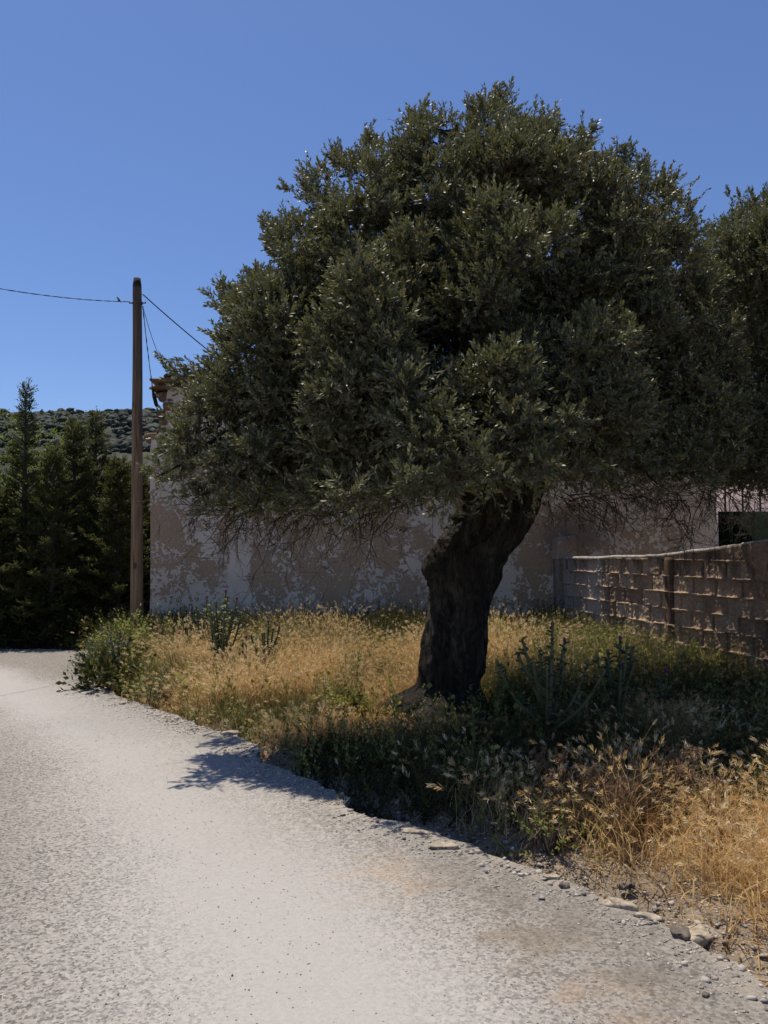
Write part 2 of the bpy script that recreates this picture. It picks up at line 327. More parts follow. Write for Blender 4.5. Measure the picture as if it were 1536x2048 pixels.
# ------------------------------------------------------------------ ground and road
# verge edge of the road, read from the photograph, as ground points from near to far
edge_px = [(1536, 1985), (1440, 1900), (1330, 1850), (1200, 1785), (1100, 1748), (950, 1700), (850, 1662), (705, 1622), (690, 1598), (560, 1535), (515, 1522), (525, 1500),
           (470, 1468), (420, 1458), (350, 1432), (240, 1392), (195, 1362), (180, 1338), (183, 1318)]
EDGE = [(3.6, -4), (2.2, 1.2), (1.62, 2.0)] + [tuple(G(a, b)[:2]) for a, b in edge_px] + [(-4.2, 11.5), (-5.0, 11.75), (-8, 11.5), (-18, 9.8)]
LEFT = [(-18, 5.2), (-9, 6.4), (-5.6, 4.6), (-4.0, 1.5), (-3.6, -4)]
def densify(pts, step=.04, amp=.03, s=0):
    out = []
    for (a, b), (c, d) in zip(pts[:-1], pts[1:]):
        n = max(1, int(math.hypot(c-a, d-b) / step))
        for k in range(n): out.append((a + (c-a)*k/n, b + (d-b)*k/n))
    out.append(pts[-1]); o = np.array(out)
    o = o + amp * 2 * np.stack([fbm(o[:, 0]*5, o[:, 1]*5, 0, 4, s) - .5, fbm(o[:, 0]*5, o[:, 1]*5, 9, 4, s+3) - .5], -1)
    return [tuple(q) for q in o]
edge_d = densify(EDGE, .03, .085)
ROAD = edge_d + densify(LEFT, .3, .05)
def road_z(x, y): return .025 * (fbm(x*.7, y*.7, 0, 3, 5) - .5) + .008 * (fbm(x*4, y*4, 0, 3, 8) - .5)
def build_road():
    gx, gy = np.meshgrid(np.arange(-18, 4, .16), np.arange(-4, 12.5, .16)); gx = gx.ravel() + rng.uniform(-.05, .05, gx.size); gy = gy.ravel() + rng.uniform(-.05, .05, gy.size)
    d, ins = pdist(gx, gy, ROAD); k = ins & (d > .06); pts = [Vector(p) for p in ROAD] + [Vector((a, b)) for a, b in zip(gx[k], gy[k])]
    n = len(ROAD); v, e, f, *_ = delaunay_2d_cdt(pts, [(i, (i+1) % n) for i in range(n)], [], 1, 1e-5)
    V = np.array([tuple(p) for p in v]); top = np.c_[V, road_z(V[:, 0], V[:, 1])]
    bm = bmesh.new(); vs = [bm.verts.new(p) for p in top]
    for q in f: bm.faces.new([vs[i] for i in q])
    bm.normal_update()
    if sum(fc.normal.z for fc in bm.faces) < 0: bmesh.ops.reverse_faces(bm, faces=bm.faces[:])
    bd = [ed for ed in bm.edges if len(ed.link_faces) == 1]
    r = bmesh.ops.extrude_edge_only(bm, edges=bd)
    for q in r['geom']:
        if isinstance(q, bmesh.types.BMVert):
            q.co.z -= .14
    me = bpy.data.meshes.new('road'); bm.to_mesh(me); bm.free(); co = np.array([v_.co[:] for v_ in me.vertices]); at_ = me.attributes.new('edge', 'FLOAT', 'POINT'); at_.data.foreach_set('value', pdist(co[:, 0], co[:, 1], EDGE, False)[0].astype(np.float32)); me.materials.append(MAT['road'])
    o = bpy.data.objects.new('road', me); COL.objects.link(o); tag(o, kind='structure'); return o
build_road()
WALL0, WALL1 = np.array([2.83, 12.35]), np.array([4.46, 6.3])       # block wall line
def ground_z(x, y):
    x = np.asarray(x, float); y = np.asarray(y, float)
    d, ins = pdist(x, y, ROAD); sd = np.where(ins, -d, d)
    z = -.12 + .085 * sst(0, .25, sd) + .07 * sst(.2, 1.4, sd) + .10 * (fbm(x*1.1, y*1.1, 0, 4, 21) - .5) * sst(0, .8, sd) + .035 * (fbm(x*7, y*7, 0, 3, 25) - .5) * (sd > -.1)
    z = z - .10 * np.exp(-((x-G(545, 1518)[0])**2 + (y-G(545, 1518)[1])**2) / .06) - .06 * np.exp(-((x-G(730, 1622)[0])**2 + (y-G(730, 1622)[1])**2) / .03)
    return np.where(sd < -.12, -.13, z)
def build_ground():
    def warp(n, lo, hi, c, fine):             # dense in the middle, out to the horizon
        t = np.linspace(-1, 1, n); return c + np.where(t < 0, -(lo), hi) * (fine * np.abs(t) + (1-fine) * np.abs(t)**6)
    xs = warp(300, 900, 900, .5, .016); ys = warp(300, 60, 900, 6.5, .02); ys = np.sort(ys)
    X_, Y_ = np.meshgrid(xs, ys, indexing='ij'); Zg = ground_z(X_.ravel(), Y_.ravel())
    far = sst(25, 45, Y_.ravel()); Zg = Zg * (1-far) - .15 * far
    npmesh('ground', np.c_[X_.ravel(), Y_.ravel(), Zg], [grid(300, 300)], MAT['soil'], smooth=True)['kind'] = 'structure'
build_ground()
# hillside
def hill_z(x, y):
    r = sst(60, 310, y); crest = 50 + 5 * (fbm(x*.008, 3., 0, 3, 2) - .5) - x * .018
    z = r * crest * (1 - .25 * sst(330, 520, y)) + 6 * (fbm(x*.02, y*.02, 0, 4, 7) - .5) * sst(60, 110, y)
    return z - .6 * (1 - sst(58, 66, y))
hx, hy = np.meshgrid(np.linspace(-520, 520, 130), np.linspace(55, 520, 90), indexing='ij')
npmesh('hill', np.c_[hx.ravel(), hy.ravel(), hill_z(hx.ravel(), hy.ravel())], [grid(130, 90)], MAT['hill'], smooth=True)['kind'] = 'structure'
def ico(sub):
    bm = bmesh.new(); bmesh.ops.create_icosphere(bm, subdivisions=sub, radius=1); V = np.array([v.co[:] for v in bm.verts]); Fc = np.array([[v.index for v in f.verts] for f in bm.faces]); bm.free(); return V, Fc
def build_maquis():
    V0, F0 = ico(2); N = 24000
    y = 130 + 210 * rng.random(N)**.7; x = rng.uniform(-1.05, .7, N) * y
    k = fbm(x*.03, y*.03, 0, 3, 31) + rng.random(N) * .3 > .56; x, y = x[k], y[k]; N = len(x)
    r = rng.uniform(.5, 1.25, N)**2.2 * (.6 + .9*fbm(x*.05, y*.05, 0, 3, 77)) * (1 + (y > 250) * .2); c = np.c_[x, y, hill_z(x, y) + r * .3]
    V = V0[None] * (r[:, None, None] * np.array([1, 1, .75])) ; n_ = vn(V0[None, :, 0]*2.2 + x[:, None], V0[None, :, 1]*2.2 + y[:, None], V0[None, :, 2]*2.2, 3)
    V = V * (.35 + 1.3 * n_)[..., None] + rng.normal(0, .10, V.shape)*r[:, None, None] + c[:, None]
    Fc = (F0[None] + (np.arange(N) * len(V0))[:, None, None]).reshape(-1, 3)
    o = npmesh('maquis', V.reshape(-1, 3), [Fc], MAT['maquis'], tint=np.repeat(rng.random(N), len(F0)))
    tag(o, 'dark scrubby bushes covering the distant hillside', 'scrub', kind='stuff')
build_maquis()

# ------------------------------------------------------------------ leaf makers (vectorised)
def shoots(B, D, L, nl, ll, lw, ang=.85, phase=None, droop=0., k0=.12):
    """B,D (n,3) base and direction of each shoot, L (n,), nl leaves each -> V, F(quads), tint"""
    n = len(B); D = nrm(D); ref = nrm(rng.normal(size=(n, 3))); U = nrm(np.cross(D, ref)); Wv = np.cross(D, U)
    t = k0 + (1-k0) * (np.arange(nl)[None] + rng.uniform(-.3, .3, (n, nl))) / nl
    ph = (np.arange(nl)[None] // 2) * (np.pi/2) + (np.arange(nl)[None] % 2) * np.pi + rng.uniform(-.5, .5, (n, nl)) + rng.uniform(0, 6.28, (n, 1))
    Rr = np.cos(ph)[..., None] * U[:, None] + np.sin(ph)[..., None] * Wv[:, None]
    a = ang * rng.uniform(.6, 1.25, (n, nl)) * (1.1 - .5 * t)
    l = np.cos(a)[..., None] * D[:, None] + np.sin(a)[..., None] * Rr; l[..., 2] -= droop; l = nrm(l)
    base = B[:, None] + D[:, None] * (t * L[:, None])[..., None]
    nn = nrm(D[:, None] - (D[:, None] * l).sum(-1, keepdims=True) * l + .35 * rng.normal(size=l.shape)); sd = nrm(np.cross(l, nn))
    sl_ = (ll * rng.uniform(.6, 1.15, (n, nl)) * (1 - .35 * t))[..., None]; w = lw * rng.uniform(.75, 1.2, (n, nl))[..., None] * .5
    mid = base + l * sl_ * .5 + nn * sl_ * .04
    V = np.stack([base, mid - sd * w, base + l * sl_, mid + sd * w], 2).reshape(-1, 3)
    Fc = np.arange(n * nl * 4).reshape(-1, 4)
    tint = np.clip(np.repeat(rng.normal(.45, .2, n), nl) + rng.normal(0, .14, n * nl) + .12 * t.ravel(), 0, 1)
    return V, Fc, tint
def stems(B, D, L, w):
    n = len(B); D = nrm(D); U = nrm(np.cross(D, nrm(rng.normal(size=(n, 3))))); Wv = np.cross(D, U); T = B + D * L[:, None]; ws = np.broadcast_to(w, (n,))[:, None]
    V = np.stack([B + U*ws, B - U*ws*.5 + Wv*ws*.8, B - U*ws*.5 - Wv*ws*.8, T + U*ws*.4, T - U*ws*.2 + Wv*ws*.3, T - U*ws*.2 - Wv*ws*.3], 1).reshape(-1, 3)
    k = (np.arange(n) * 6)[:, None]; Fc = np.concatenate([k + np.array([[0, 1, 4, 3]]), k + np.array([[1, 2, 5, 4]]), k + np.array([[2, 0, 3, 5]])])
    return V, Fc
def foliage(name, parts, mats, parent=None):   # parts: list of (V, F(quads), tint or None, material index)
    n = 0; Vs, Fs, Ts, Ms = [], [], [], []
    for V, Fc, t, mi in parts:
        Vs.append(V); Fs.append(Fc + n); n += len(V); Ts.append(np.full(len(Fc), .5) if t is None else t); Ms.append(np.full(len(Fc), mi))
    return npmesh(name, np.concatenate(Vs), [np.concatenate(Fs)], mats, parent, tint=np.concatenate(Ts), fmat=np.concatenate(Ms))
def curve(pts, n=14, wob=0.):
    pts = np.array(pts, float); t = np.linspace(0, len(pts)-1, n); i = np.clip(t.astype(int), 0, len(pts)-2); u = (t-i)[:, None]
    g = lambda k: pts[np.clip(k, 0, len(pts)-1)]
    p0, p1, p2, p3 = g(i-1), g(i), g(i+1), g(i+2)
    q = .5 * ((2*p1) + (-p0+p2)*u + (2*p0-5*p1+4*p2-p3)*u*u + (-p0+3*p1-3*p2+p3)*u**3)
    if wob: w_ = rng.normal(0, wob, q.shape); w_[0] = 0; q = q + w_
    return q

# ------------------------------------------------------------------ olive trees
def sweep_trunk(rings, nz, na, seed, amp=1.):
    """rings rows: x, y, z, half-width, depth half-width; gnarled displacement"""
    rg = np.array(rings, float); t = np.linspace(0, len(rg)-1, nz); R_ = curve(rg, nz)
    th = np.linspace(0, 2*np.pi, na, endpoint=False); c, s = np.cos(th), np.sin(th); z = R_[:, 2][:, None]; tw = z * 1.1
    X_ = R_[:, 0][:, None] + 0*z; k = 1 + 0 * (z + th)
    ca, sa = np.cos(th + tw), np.sin(th + tw)
    rid = 1 - np.abs(2 * fbm(ca*1.5 + 5, sa*1.5 + 5, z*1.3, 3, seed) - 1) ; k = k - .02 + amp * .34 * (rid - .72)
    rid2 = 1 - np.abs(2 * fbm(ca*4.2 + 9, sa*4.2 + 9, z*3.2, 3, seed+5) - 1); k = k + amp * .26 * (rid2 - .72)
    k = k + amp * .07 * (fbm(c*9 + 3, s*9 + 3, z*9, 3, seed+9) - .5) - amp * .20 * sst(.62, .75, vn(c*2.2 + 7, s*2.2 + 7, z*3.5, seed+13))
    fl = np.exp(-np.clip(z, 0, 9) / .16); k = k + amp * .30 * fl * (np.cos(th*5 + seed) * .5 + .2)
    V = np.stack([R_[:, 0][:, None] + c * R_[:, 3][:, None] * k, R_[:, 1][:, None] + s * R_[:, 4][:, None] * k, np.broadcast_to(z, k.shape)], -1).reshape(-1, 3)
    i = np.arange(nz-1)[:, None] * na; j = np.arange(na)[None]; j2 = (j+1) % na
    return V, np.stack([i+j, i+j2, i+na+j2, i+na+j], -1).reshape(-1, 4)
def branch_to(acc, start, end, r0, r1, up=.25, n=9, sides=7, wob=.02):
    start, end = np.array(start), np.array(end); L = np.linalg.norm(end-start); mid = (start+end)/2 + np.array([0, 0, up*L*.4]) + rng.normal(0, .07*L, 3)
    c = curve([start, mid, end], n, wob*L); acc.tube(c, np.linspace(r0, r1, n), sides); return c
def olive(name, label, poly, Yc_f, T_f, trunk_rings, limbs, dens, seed, loc, pxm=208., dead=(), cond=None, spurs=()):
    root = empty(name, label, 'olive tree', loc)
    V, Fc = sweep_trunk(trunk_rings, 150, 110, seed); adopt(root, npmesh('trunk', V, [Fc], MAT['bark'], smooth=True))
    xs = [p[0] for p in poly]; ys = [p[1] for p in poly]; N = 14000
    px = rng.uniform(min(xs), max(xs), N); py = rng.uniform(min(ys), max(ys), N); d, ins = pdist(px, py, poly); d = d / pxm
    r = np.clip(.60 * d, .15, .60) * rng.uniform(.5, 1.1, N); ok = ins & (d > r * .80 + .03); px, py, d, r = px[ok], py[ok], d[ok], r[ok]
    u = rng.uniform(-1, 1, len(px)); u = np.sign(u) * np.abs(u)**.30; ymax = np.percentile([p[1] for p in poly], 60); d2 = pdist(px, py, [(a_, b_ + (260 if b_ > ymax else 0)) for a_, b_ in poly])[0] / pxm; T = T_f(px, py) * np.sqrt(np.clip(1 - (1 - np.clip(d2/1.5, 0, 1))**2, 0, 1))
    T = np.maximum(T - r, 0) * np.where(u > 0, np.where(px < 950, .15, np.where(px < 1150, .7, .9)), np.where((px < 720) & (py > 650), .72, 1.)); C = P(px, py, Yc_f(px, py) + u * T); keep = []; cc = np.zeros((0, 3)); cr = np.zeros(0)
    for i in np.argsort(-r + rng.uniform(0, .35, len(r))):          # big boughs first, small ones fill in
        if len(cc) == 0 or (np.linalg.norm(cc - C[i], axis=1) > np.where(px[i] < 650, .68, .78) * (cr + r[i])).all(): keep.append(i); cc = np.vstack([cc, C[i]]); cr = np.append(cr, r[i])
    BC, BR = C[keep], r[keep]; cen = BC.mean(0); cen[2] -= .3; cl_c, cl_r = [], []
    for c_, r_ in zip(BC, BR):
        asp = nrm(rng.uniform(.6, 1.3, 3)) * 1.73; asp[2] *= 1.1                                       # tufts over the outer and upper side of each bough
        nt = max(1, int(38 * r_ * r_)); o_ = nrm(c_ - cen); got = []
        for _ in range(nt * 14):
            q_ = nrm(rng.normal(size=3) + .8*o_ + np.array([0, 0, .65])); h_ = r_ * rng.uniform(.20, .34) + .05; p_ = c_ + q_ * max(r_ - h_*.8, 0) * asp * rng.uniform(.65, 1.12)
            if all(np.linalg.norm(p_ - g_) > .8*h_ for g_ in got): got.append(p_); cl_c.append(p_); cl_r.append(h_)
            if len(got) >= nt: break
    C, r = np.array(cl_c), np.array(cl_r)
    # limbs with their own smaller branches reaching the clumps
    nodes = []; lacc = []
    for pts, r0, r1 in limbs:
        a = Acc(); c = curve(pts, 22, .025); rr = np.linspace(r0, r1, 22)**1.0; a.tube(c, rr, 12); lacc.append(a); nodes.append((c, rr))
    for i in rng.choice(len(C), min(len(C), 330), replace=False):
        best = min(range(len(nodes)), key=lambda q: np.linalg.norm(nodes[q][0][5:] - C[i], axis=1).min())
        c, rr = nodes[best]; dd = np.linalg.norm(c[4:] - C[i], axis=1) + .35 * np.maximum(0, c[4:, 2] - C[i, 2]); j = 4 + int(dd.argmin())
        branch_to(lacc[best], c[j], C[i], min(rr[j]*.6, .045), .008, .2, 8, 5)
    for a in lacc: adopt(root, a.build('limb', MAT['bark'], smooth=True))
    # shoots
    nsh = np.maximum((dens * r**2).astype(int), 7); idx = np.repeat(np.arange(len(C)), nsh); n = len(idx)
    out = nrm(C[idx] - cen); q = nrm(rng.normal(size=(n, 3)) + .55 * out + np.array([0, 0, .25])); rad = rng.uniform(.25, 1., n)**.6
    Bs = C[idx] + q * (r[idx] * rad * np.array(.95))[:, None]; sz = sst(.3, 1, rad)
    D = nrm(q * .9 + out * .3 + np.array([0, 0, .65]) + .6 * rng.normal(size=(n, 3))); L = rng.uniform(.07, .19, n) * (1 + .5 * (out[:, 2] > .5) * (rng.random(n) < .25))
    # inner filler
    ni = 15000; k = rng.integers(0, len(BC), ni); f = rng.uniform(.35, .9, ni)[:, None]; Bi = cen + (BC[k] - cen) * f + rng.normal(0, .16, (ni, 3))
    Bs = np.concatenate([Bs, Bi]); D = np.concatenate([D, nrm(rng.normal(size=(ni, 3)) + [0, 0, .4])]); L = np.concatenate([L, rng.uniform(.12, .28, ni)])
    for sx, sy, sY, dx, dz, sl2, cnt in spurs:   # longer sprays that break the outline
        b0 = P(sx, sy, sY)
        for _ in range(cnt):
            b = b0 + rng.normal(0, .05, 3); dv = nrm(np.array([dx, 0, dz]) + rng.normal(0, .22, 3))
            m_ = 7; tt = rng.uniform(0, sl2, m_)
            Bs = np.vstack([Bs, b + dv * tt[:, None]]); D = np.vstack([D, nrm(dv + rng.normal(0, .45, (m_, 3)))]); L = np.append(L, rng.uniform(.08, .16, m_))
    V, Fc, t = shoots(Bs, D, L, 16, .061, .0172, .85); sV, sF = stems(Bs - nrm(D) * .05, D, L + .05, .0022)
    adopt(root, foliage('crown', [(V, Fc, t, 0), (sV, sF, None, 1)], [MAT['olive'], MAT['twig']]))
    if dead:
        a = Acc()
        def twig(p, dv, L_, r_, lev):
            m_ = 6; pts = [p]; d_ = dv
            for _ in range(m_): d_ = nrm(d_ + rng.normal(0, .22, 3) + np.array([0, 0, -.03])); pts.append(pts[-1] + d_ * L_ / m_)
            a.tube(pts, np.linspace(r_, r_*.45, m_+1), 4, False)
            if lev:
                for _ in range(rng.integers(3, 6)):
                    k_ = rng.integers(1, m_+1); twig(pts[k_], nrm(d_ + rng.normal(0, .75, 3)), L_ * rng.uniform(.4, .7), r_*.6, lev-1)
        for x0, x1, y0, y1, Y0, Y1, cnt in dead:
            for _ in range(cnt):
                p = P(rng.uniform(x0, x1), rng.uniform(y0, y1), rng.uniform(Y0, Y1)); o_ = p - np.array([1.05, 7.2, p[2]]); o_[2] = 0
                twig(p, nrm(nrm(o_) * .6 + np.array([0, 0, rng.uniform(-.8, .05)]) + rng.normal(0, .3, 3)), rng.uniform(.3, .6), rng.uniform(.004, .008), 2)
        adopt(root, a.build('dead_twig_tangle', MAT['twig']))
    return root, len(BC), len(C), len(Bs)
TY = 7.0
def TR(y, xl, xr, Y, dk=.95):
    if y < 1380: xl, xr = xl + 4, xr - 5                 # trunk ring from its photographed edges
    p = P((xl + xr) / 2, y, Y); hw = (xr - xl) / 2 / F * Y; return (p[0], p[1], p[2], hw, hw * dk)
gz = float(ground_z(np.array([.55]), np.array([7.0]))[0])
b0 = P(875, 1440, TY)
tr = [(b0[0] - .02, b0[1], gz - .25, .50, .48), (b0[0], b0[1], gz - .03, .44, .44), TR(1415, 762, 968, TY), TR(1395, 796, 964, TY), TR(1370, 828, 962, TY), TR(1320, 835, 972, TY), TR(1260, 846, 978, TY), TR(1200, 858, 986, TY),
      TR(1165, 856, 1000, TY), TR(1128, 845, 1006, TY + .02, .9), TR(1085, 868, 1040, TY + .03), TR(1045, 900, 1060, TY + .05), TR(1000, 915, 1082, TY + .08), TR(955, 930, 1095, TY + .12), TR(920, 965, 1060, TY + .15)]
crownA = [(296, 950), (325, 890), (362, 830), (388, 775), (410, 735), (430, 690), (432, 640), (440, 580), (505, 550), (525, 500), (530, 450), (605, 410), (622, 355), (688, 298), (745, 285), (800, 285),
    (820, 225), (880, 235), (930, 245), (945, 195), (985, 190), (1010, 165), (1030, 195), (1045, 240), (1095, 240), (1180, 265), (1190, 320), (1235, 310), (1330, 355), (1372, 400), (1400, 460), (1425, 520),
    (1475, 600), (1510, 760), (1500, 900), (1440, 985), (1300, 985), (1200, 965), (1100, 990), (1000, 975), (900, 1000), (800, 1020), (700, 1035), (560, 1045), (430, 1040), (345, 985)]
YA = lambda px, py: 6.95 - .3 * sst(1000, 850, px) - .25 * sst(500, 900, py) + .6 * sst(1080, 1300, px) * sst(480, 640, py) + .35 * sst(1000, 1400, px) - .25 * sst(650, 400, px)
TA = lambda px, py: 1.1 - .2 * sst(1000, 850, px) + 1.05 * sst(280, 820, py) - .5 * sst(850, 420, px) - .95 * sst(1080, 1260, px) * sst(480, 640, py)
limbsA = [([P(1010, 960, 7.1), P(1070, 860, 7.3), P(1150, 720, 7.6), P(1240, 560, 7.8), P(1280, 430, 7.7)], .17, .03),
          ([P(985, 960, 7.1), P(960, 830, 7.2), P(930, 650, 7.3), P(960, 440, 7.3), P(1000, 260, 7.3)], .15, .025),
          ([P(950, 970, 7.05), P(860, 880, 6.9), P(720, 790, 6.9), P(590, 700, 7.0), P(500, 640, 7.1)], .12, .02),
          ([P(940, 985, 7.0), P(860, 960, 6.7), P(720, 920, 6.6), P(560, 900, 6.8), P(420, 900, 7.0)], .09, .015),
          ([P(1020, 960, 7.1), P(1100, 900, 7.8), P(1200, 850, 8.6), P(1320, 780, 9.0)], .12, .02),
          ([P(1000, 950, 7.0), P(960, 850, 6.5), P(900, 700, 6.1), P(860, 560, 6.3)], .10, .018),
          ([P(990, 950, 7.2), P(920, 830, 8.0), P(800, 700, 8.6), P(740, 500, 8.4)], .11, .02)]
oA = olive('olive_tree', 'big gnarled olive tree with leaning trunk and round grey green crown beside the road', crownA, YA, TA, tr, limbsA, 2350, 3, (b0[0], b0[1], gz),
    dead=[(480, 820, 985, 1030, 6.2, 7.6, 60), (1060, 1170, 975, 1010, 6.6, 7.8, 16), (1190, 1430, 965, 1000, 7.6, 9.2, 62)],
    spurs=[(415, 775, 6.9, -.9, .5, .34, 9), (470, 640, 7., -.35, .8, .25, 6), (1005, 240, 7.3, .05, 1, .30, 8), (945, 250, 7.3, 0, 1, .22, 6), (825, 290, 7.2, -.05, 1, .27, 6), (1100, 280, 7.4, .05, 1, .2, 5),
           (1170, 300, 7.4, .2, 1, .15, 5), (1240, 350, 7.6, 0, 1, .22, 6), (1330, 400, 7.7, .3, .8, .25, 5), (540, 480, 7.0, -.4, .8, .2, 5), (740, 310, 7.2, 0, 1, .16, 4), (610, 380, 7.1, -.5, .5, .1, 4), (680, 330, 7.1, -.2, 1, .18, 4)])
crownB = [(1370, 640), (1375, 560), (1395, 500), (1430, 455), (1480, 415), (1530, 400), (1600, 350), (1720, 320), (1860, 350), (1960, 450), (2010, 620), (2000, 800), (1900, 940), (1700, 1000), (1560, 1000), (1450, 985), (1420, 900)]
YB = lambda px, py: 9.3 + 0 * px
TB = lambda px, py: 1.9 + 0 * px
bx, by = 5.55, 9.4; bz = float(ground_z(np.array([bx]), np.array([by]))[0])
trB = [(bx, by, bz - .2, .34, .34), (bx, by, bz + .1, .27, .27), (bx - .05, by, .8, .2, .2), (bx, by, 1.5, .19, .19), (bx + .1, by, 2.1, .2, .2), (bx + .1, by, 2.4, .16, .16)]
limbsB = [([(bx + .1, by, 2.1), (bx - .3, by, 2.9), (bx - .8, by - .2, 3.8), (bx - .9, by - .2, 4.8)], .12, .02), ([(bx + .1, by, 2.1), (bx - .6, by - .3, 2.6), (bx - 1.3, by - .3, 2.9)], .09, .02),
          ([(bx + .1, by, 2.1), (bx + .6, by, 3.1), (bx + .9, by + .2, 4.5)], .11, .02), ([(bx + .1, by, 2.1), (bx + .2, by + .9, 3.0), (bx, by + 1.2, 4.2)], .09, .02), ([(bx + .1, by, 2.1), (bx, by - .9, 2.8), (bx + .2, by - 1.1, 4)], .09, .02)]
oB = olive('olive_tree', 'second olive tree cut off by the right edge, growing behind the block wall', crownB, YB, TB, trB, limbsB, 1800, 8, (bx, by, bz), 165., dead=[(1440, 1560, 985, 1005, 8.6, 9.8, 16)],
    spurs=[(1490, 430, 9.2, -.2, 1, .25, 6), (1440, 490, 9.2, -.5, .8, .2, 5), (1530, 420, 9.2, 0, 1, .2, 5)])
print('olive clumps/shoots', oA[1:], oB[1:])

# ------------------------------------------------------------------ old house
FY = 12.5
def build_house():
    hx0 = P(300, 1290, FY)[0]; root = empty('ruined_house', 'old ruined house with flaking brown and pale plaster and a broken left corner', 'house', (hx0 + 4, FY, 0))
    prof = [(300, 1345), (301, 1100), (300, 980), (300, 905), (303, 880), (316, 866), (320, 850), (331, 838), (330, 822), (324, 812), (334, 796), (336, 780), (350, 772), (400, 770), (700, 766), (1100, 764), (1432, 762), (1433, 1000), (1432, 1345)]
    pts = []
    for (a, b), (c, d) in zip(prof[:-1], prof[1:]):
        A_, B_ = P(a, b, FY), P(c, d, FY); n = max(1, int(np.linalg.norm(B_-A_) / .06))
        for k in range(n): pts.append(A_ + (B_-A_)*k/n)
    pts.append(P(*prof[-1], FY)); pts = np.array(pts); amp = .02 + .05 * (pts[:, 2] > 3.3)
    pts[:, 0] += (fbm(pts[:, 2]*6, pts[:, 0]*3, 0, 3, 4) - .5) * amp; pts[:, 2] += (fbm(pts[:, 0]*5, 1., 0, 3, 5) - .5) * .12 * (pts[:, 2] > 3.9)
    bm = bmesh.new(); vs = [bm.verts.new((p[0], FY, p[2])) for p in pts]; f = bm.faces.new(vs)
    r = bmesh.ops.extrude_face_region(bm, geom=[f]); bmesh.ops.translate(bm, verts=[q for q in r['geom'] if isinstance(q, bmesh.types.BMVert)], vec=(0, .5, 0)); bmesh.ops.recalc_face_normals(bm, faces=bm.faces[:])
    me = bpy.data.meshes.new('front_wall'); bm.to_mesh(me); bm.free(); me.materials.append(MAT['plaster']); o = bpy.data.objects.new('front_wall', me); COL.objects.link(o); adopt(root, o)
    x1 = P(1432, 1290, FY)[0]
    for nm, c, h in (('side_wall', (hx0 + .27, FY + 3., 1.6), (.24, 2.49, 1.95)), ('side_wall', (x1 - .27, FY + 3., 1.8), (.24, 2.49, 2.2)), ('back_wall', ((hx0+x1)/2, FY + 5.75, 1.75), ((x1-hx0)/2 - .004, .25, 2.1))):
        a = Acc(); a.box(c, h, jit=.01); adopt(root, a.build(nm, MAT['plaster']))
    # rubble on the broken corner and top
    a = Acc(); V0, F0 = ico(2)
    def rock(acc, c, s, seed, t, rough=.45):
        V = V0 * (1 - rough/2 + rough * vn(V0[:, 0]*1.7 + seed, V0[:, 1]*1.7, V0[:, 2]*1.7, 4))[:, None]; V = np.sign(V) * np.abs(V)**.75 * np.array(s); a_ = seed * 1.3
        V = np.stack([V[:, 0]*math.cos(a_) - V[:, 1]*math.sin(a_), V[:, 0]*math.sin(a_) + V[:, 1]*math.cos(a_), V[:, 2]], -1); acc.add(V + c, [F0], t)
    for px, py, w, h, t in [(333, 775, .1, .06, .55), (345, 768, .13, .05, .8), (360, 765, .14, .05, .3), (322, 776, .08, .045, .9), (330, 790, .07, .06, .95), (338, 800, .08, .07, .7), (344, 815, .1, .08, .4), (336, 832, .09, .08, .2),
            (330, 847, .08, .06, .6), (323, 862, .08, .05, .15), (312, 872, .08, .05, .5), (308, 880, .06, .05, .3), (350, 790, .12, .07, .5), (355, 803, .1, .07, .6), (380, 764, .16, .06, .5), (345, 778, .12, .05, 1)]:
        rock(a, P(px, py, FY + .12), (w, .2, h), px * .37 + py, t)
    for k in range(60): rock(a, np.array([hx0 + .8 + k*.14, FY + .25, P(700, 765, FY)[2] + .02 + random.uniform(-.02, .04)]), (.1, .22, .06), k*1.7, random.random())
    adopt(root, a.build('exposed_rubble', MAT['rubble'], smooth=False))
    a = Acc()                                  # overhanging cornice: two clay slabs and a bent tile
    for px, py, w, dy, tl in [(326, 765, .17, .14, .06), (352, 762, .16, .1, -.03), (374, 760, .16, .12, .04)]:
        c = P(px, py, FY); a.box((c[0], FY + .05, c[2]), (w, .26, .022), tl, jit=.008)
    for px, py in [(321, 781), (345, 755), (384, 752)]:
        c = P(px, py, FY); th = np.linspace(0, math.pi, 7); V = []
        for yy_ in (-.22, .2):
            for rr in (.09, .075): V += [(c[0] + rr*math.cos(q), FY + yy_, c[2] - .03 + rr*.6*math.sin(q)) for q in th]
        V = np.array(V); Fq = []
        for k in range(6): Fq += [[k, k+1, k+15, k+14], [k+7, k+21, k+22, k+8], [k, k+7, k+8, k+1], [k+14, k+15, k+22, k+21]]
        a.add(V, [np.array(Fq)])
    adopt(root, a.build('cornice', MAT['tile']))
    # low plastered stub against the front, where the yard wall meets the house
    a = Acc(); c = P(1133, 1290, 12.3); zt = P(1133, 1072, 12.3)[2]
    a.box((c[0], 12.34, zt/2 - .05), (.17, .157, zt/2 + .05), 0, jit=.01); q = a.build('wall_stub', MAT['plaster']); adopt(root, q); md = q.modifiers.new('b', 'BEVEL'); md.width = .03; md.segments = 3
    return rock
rock = build_house()

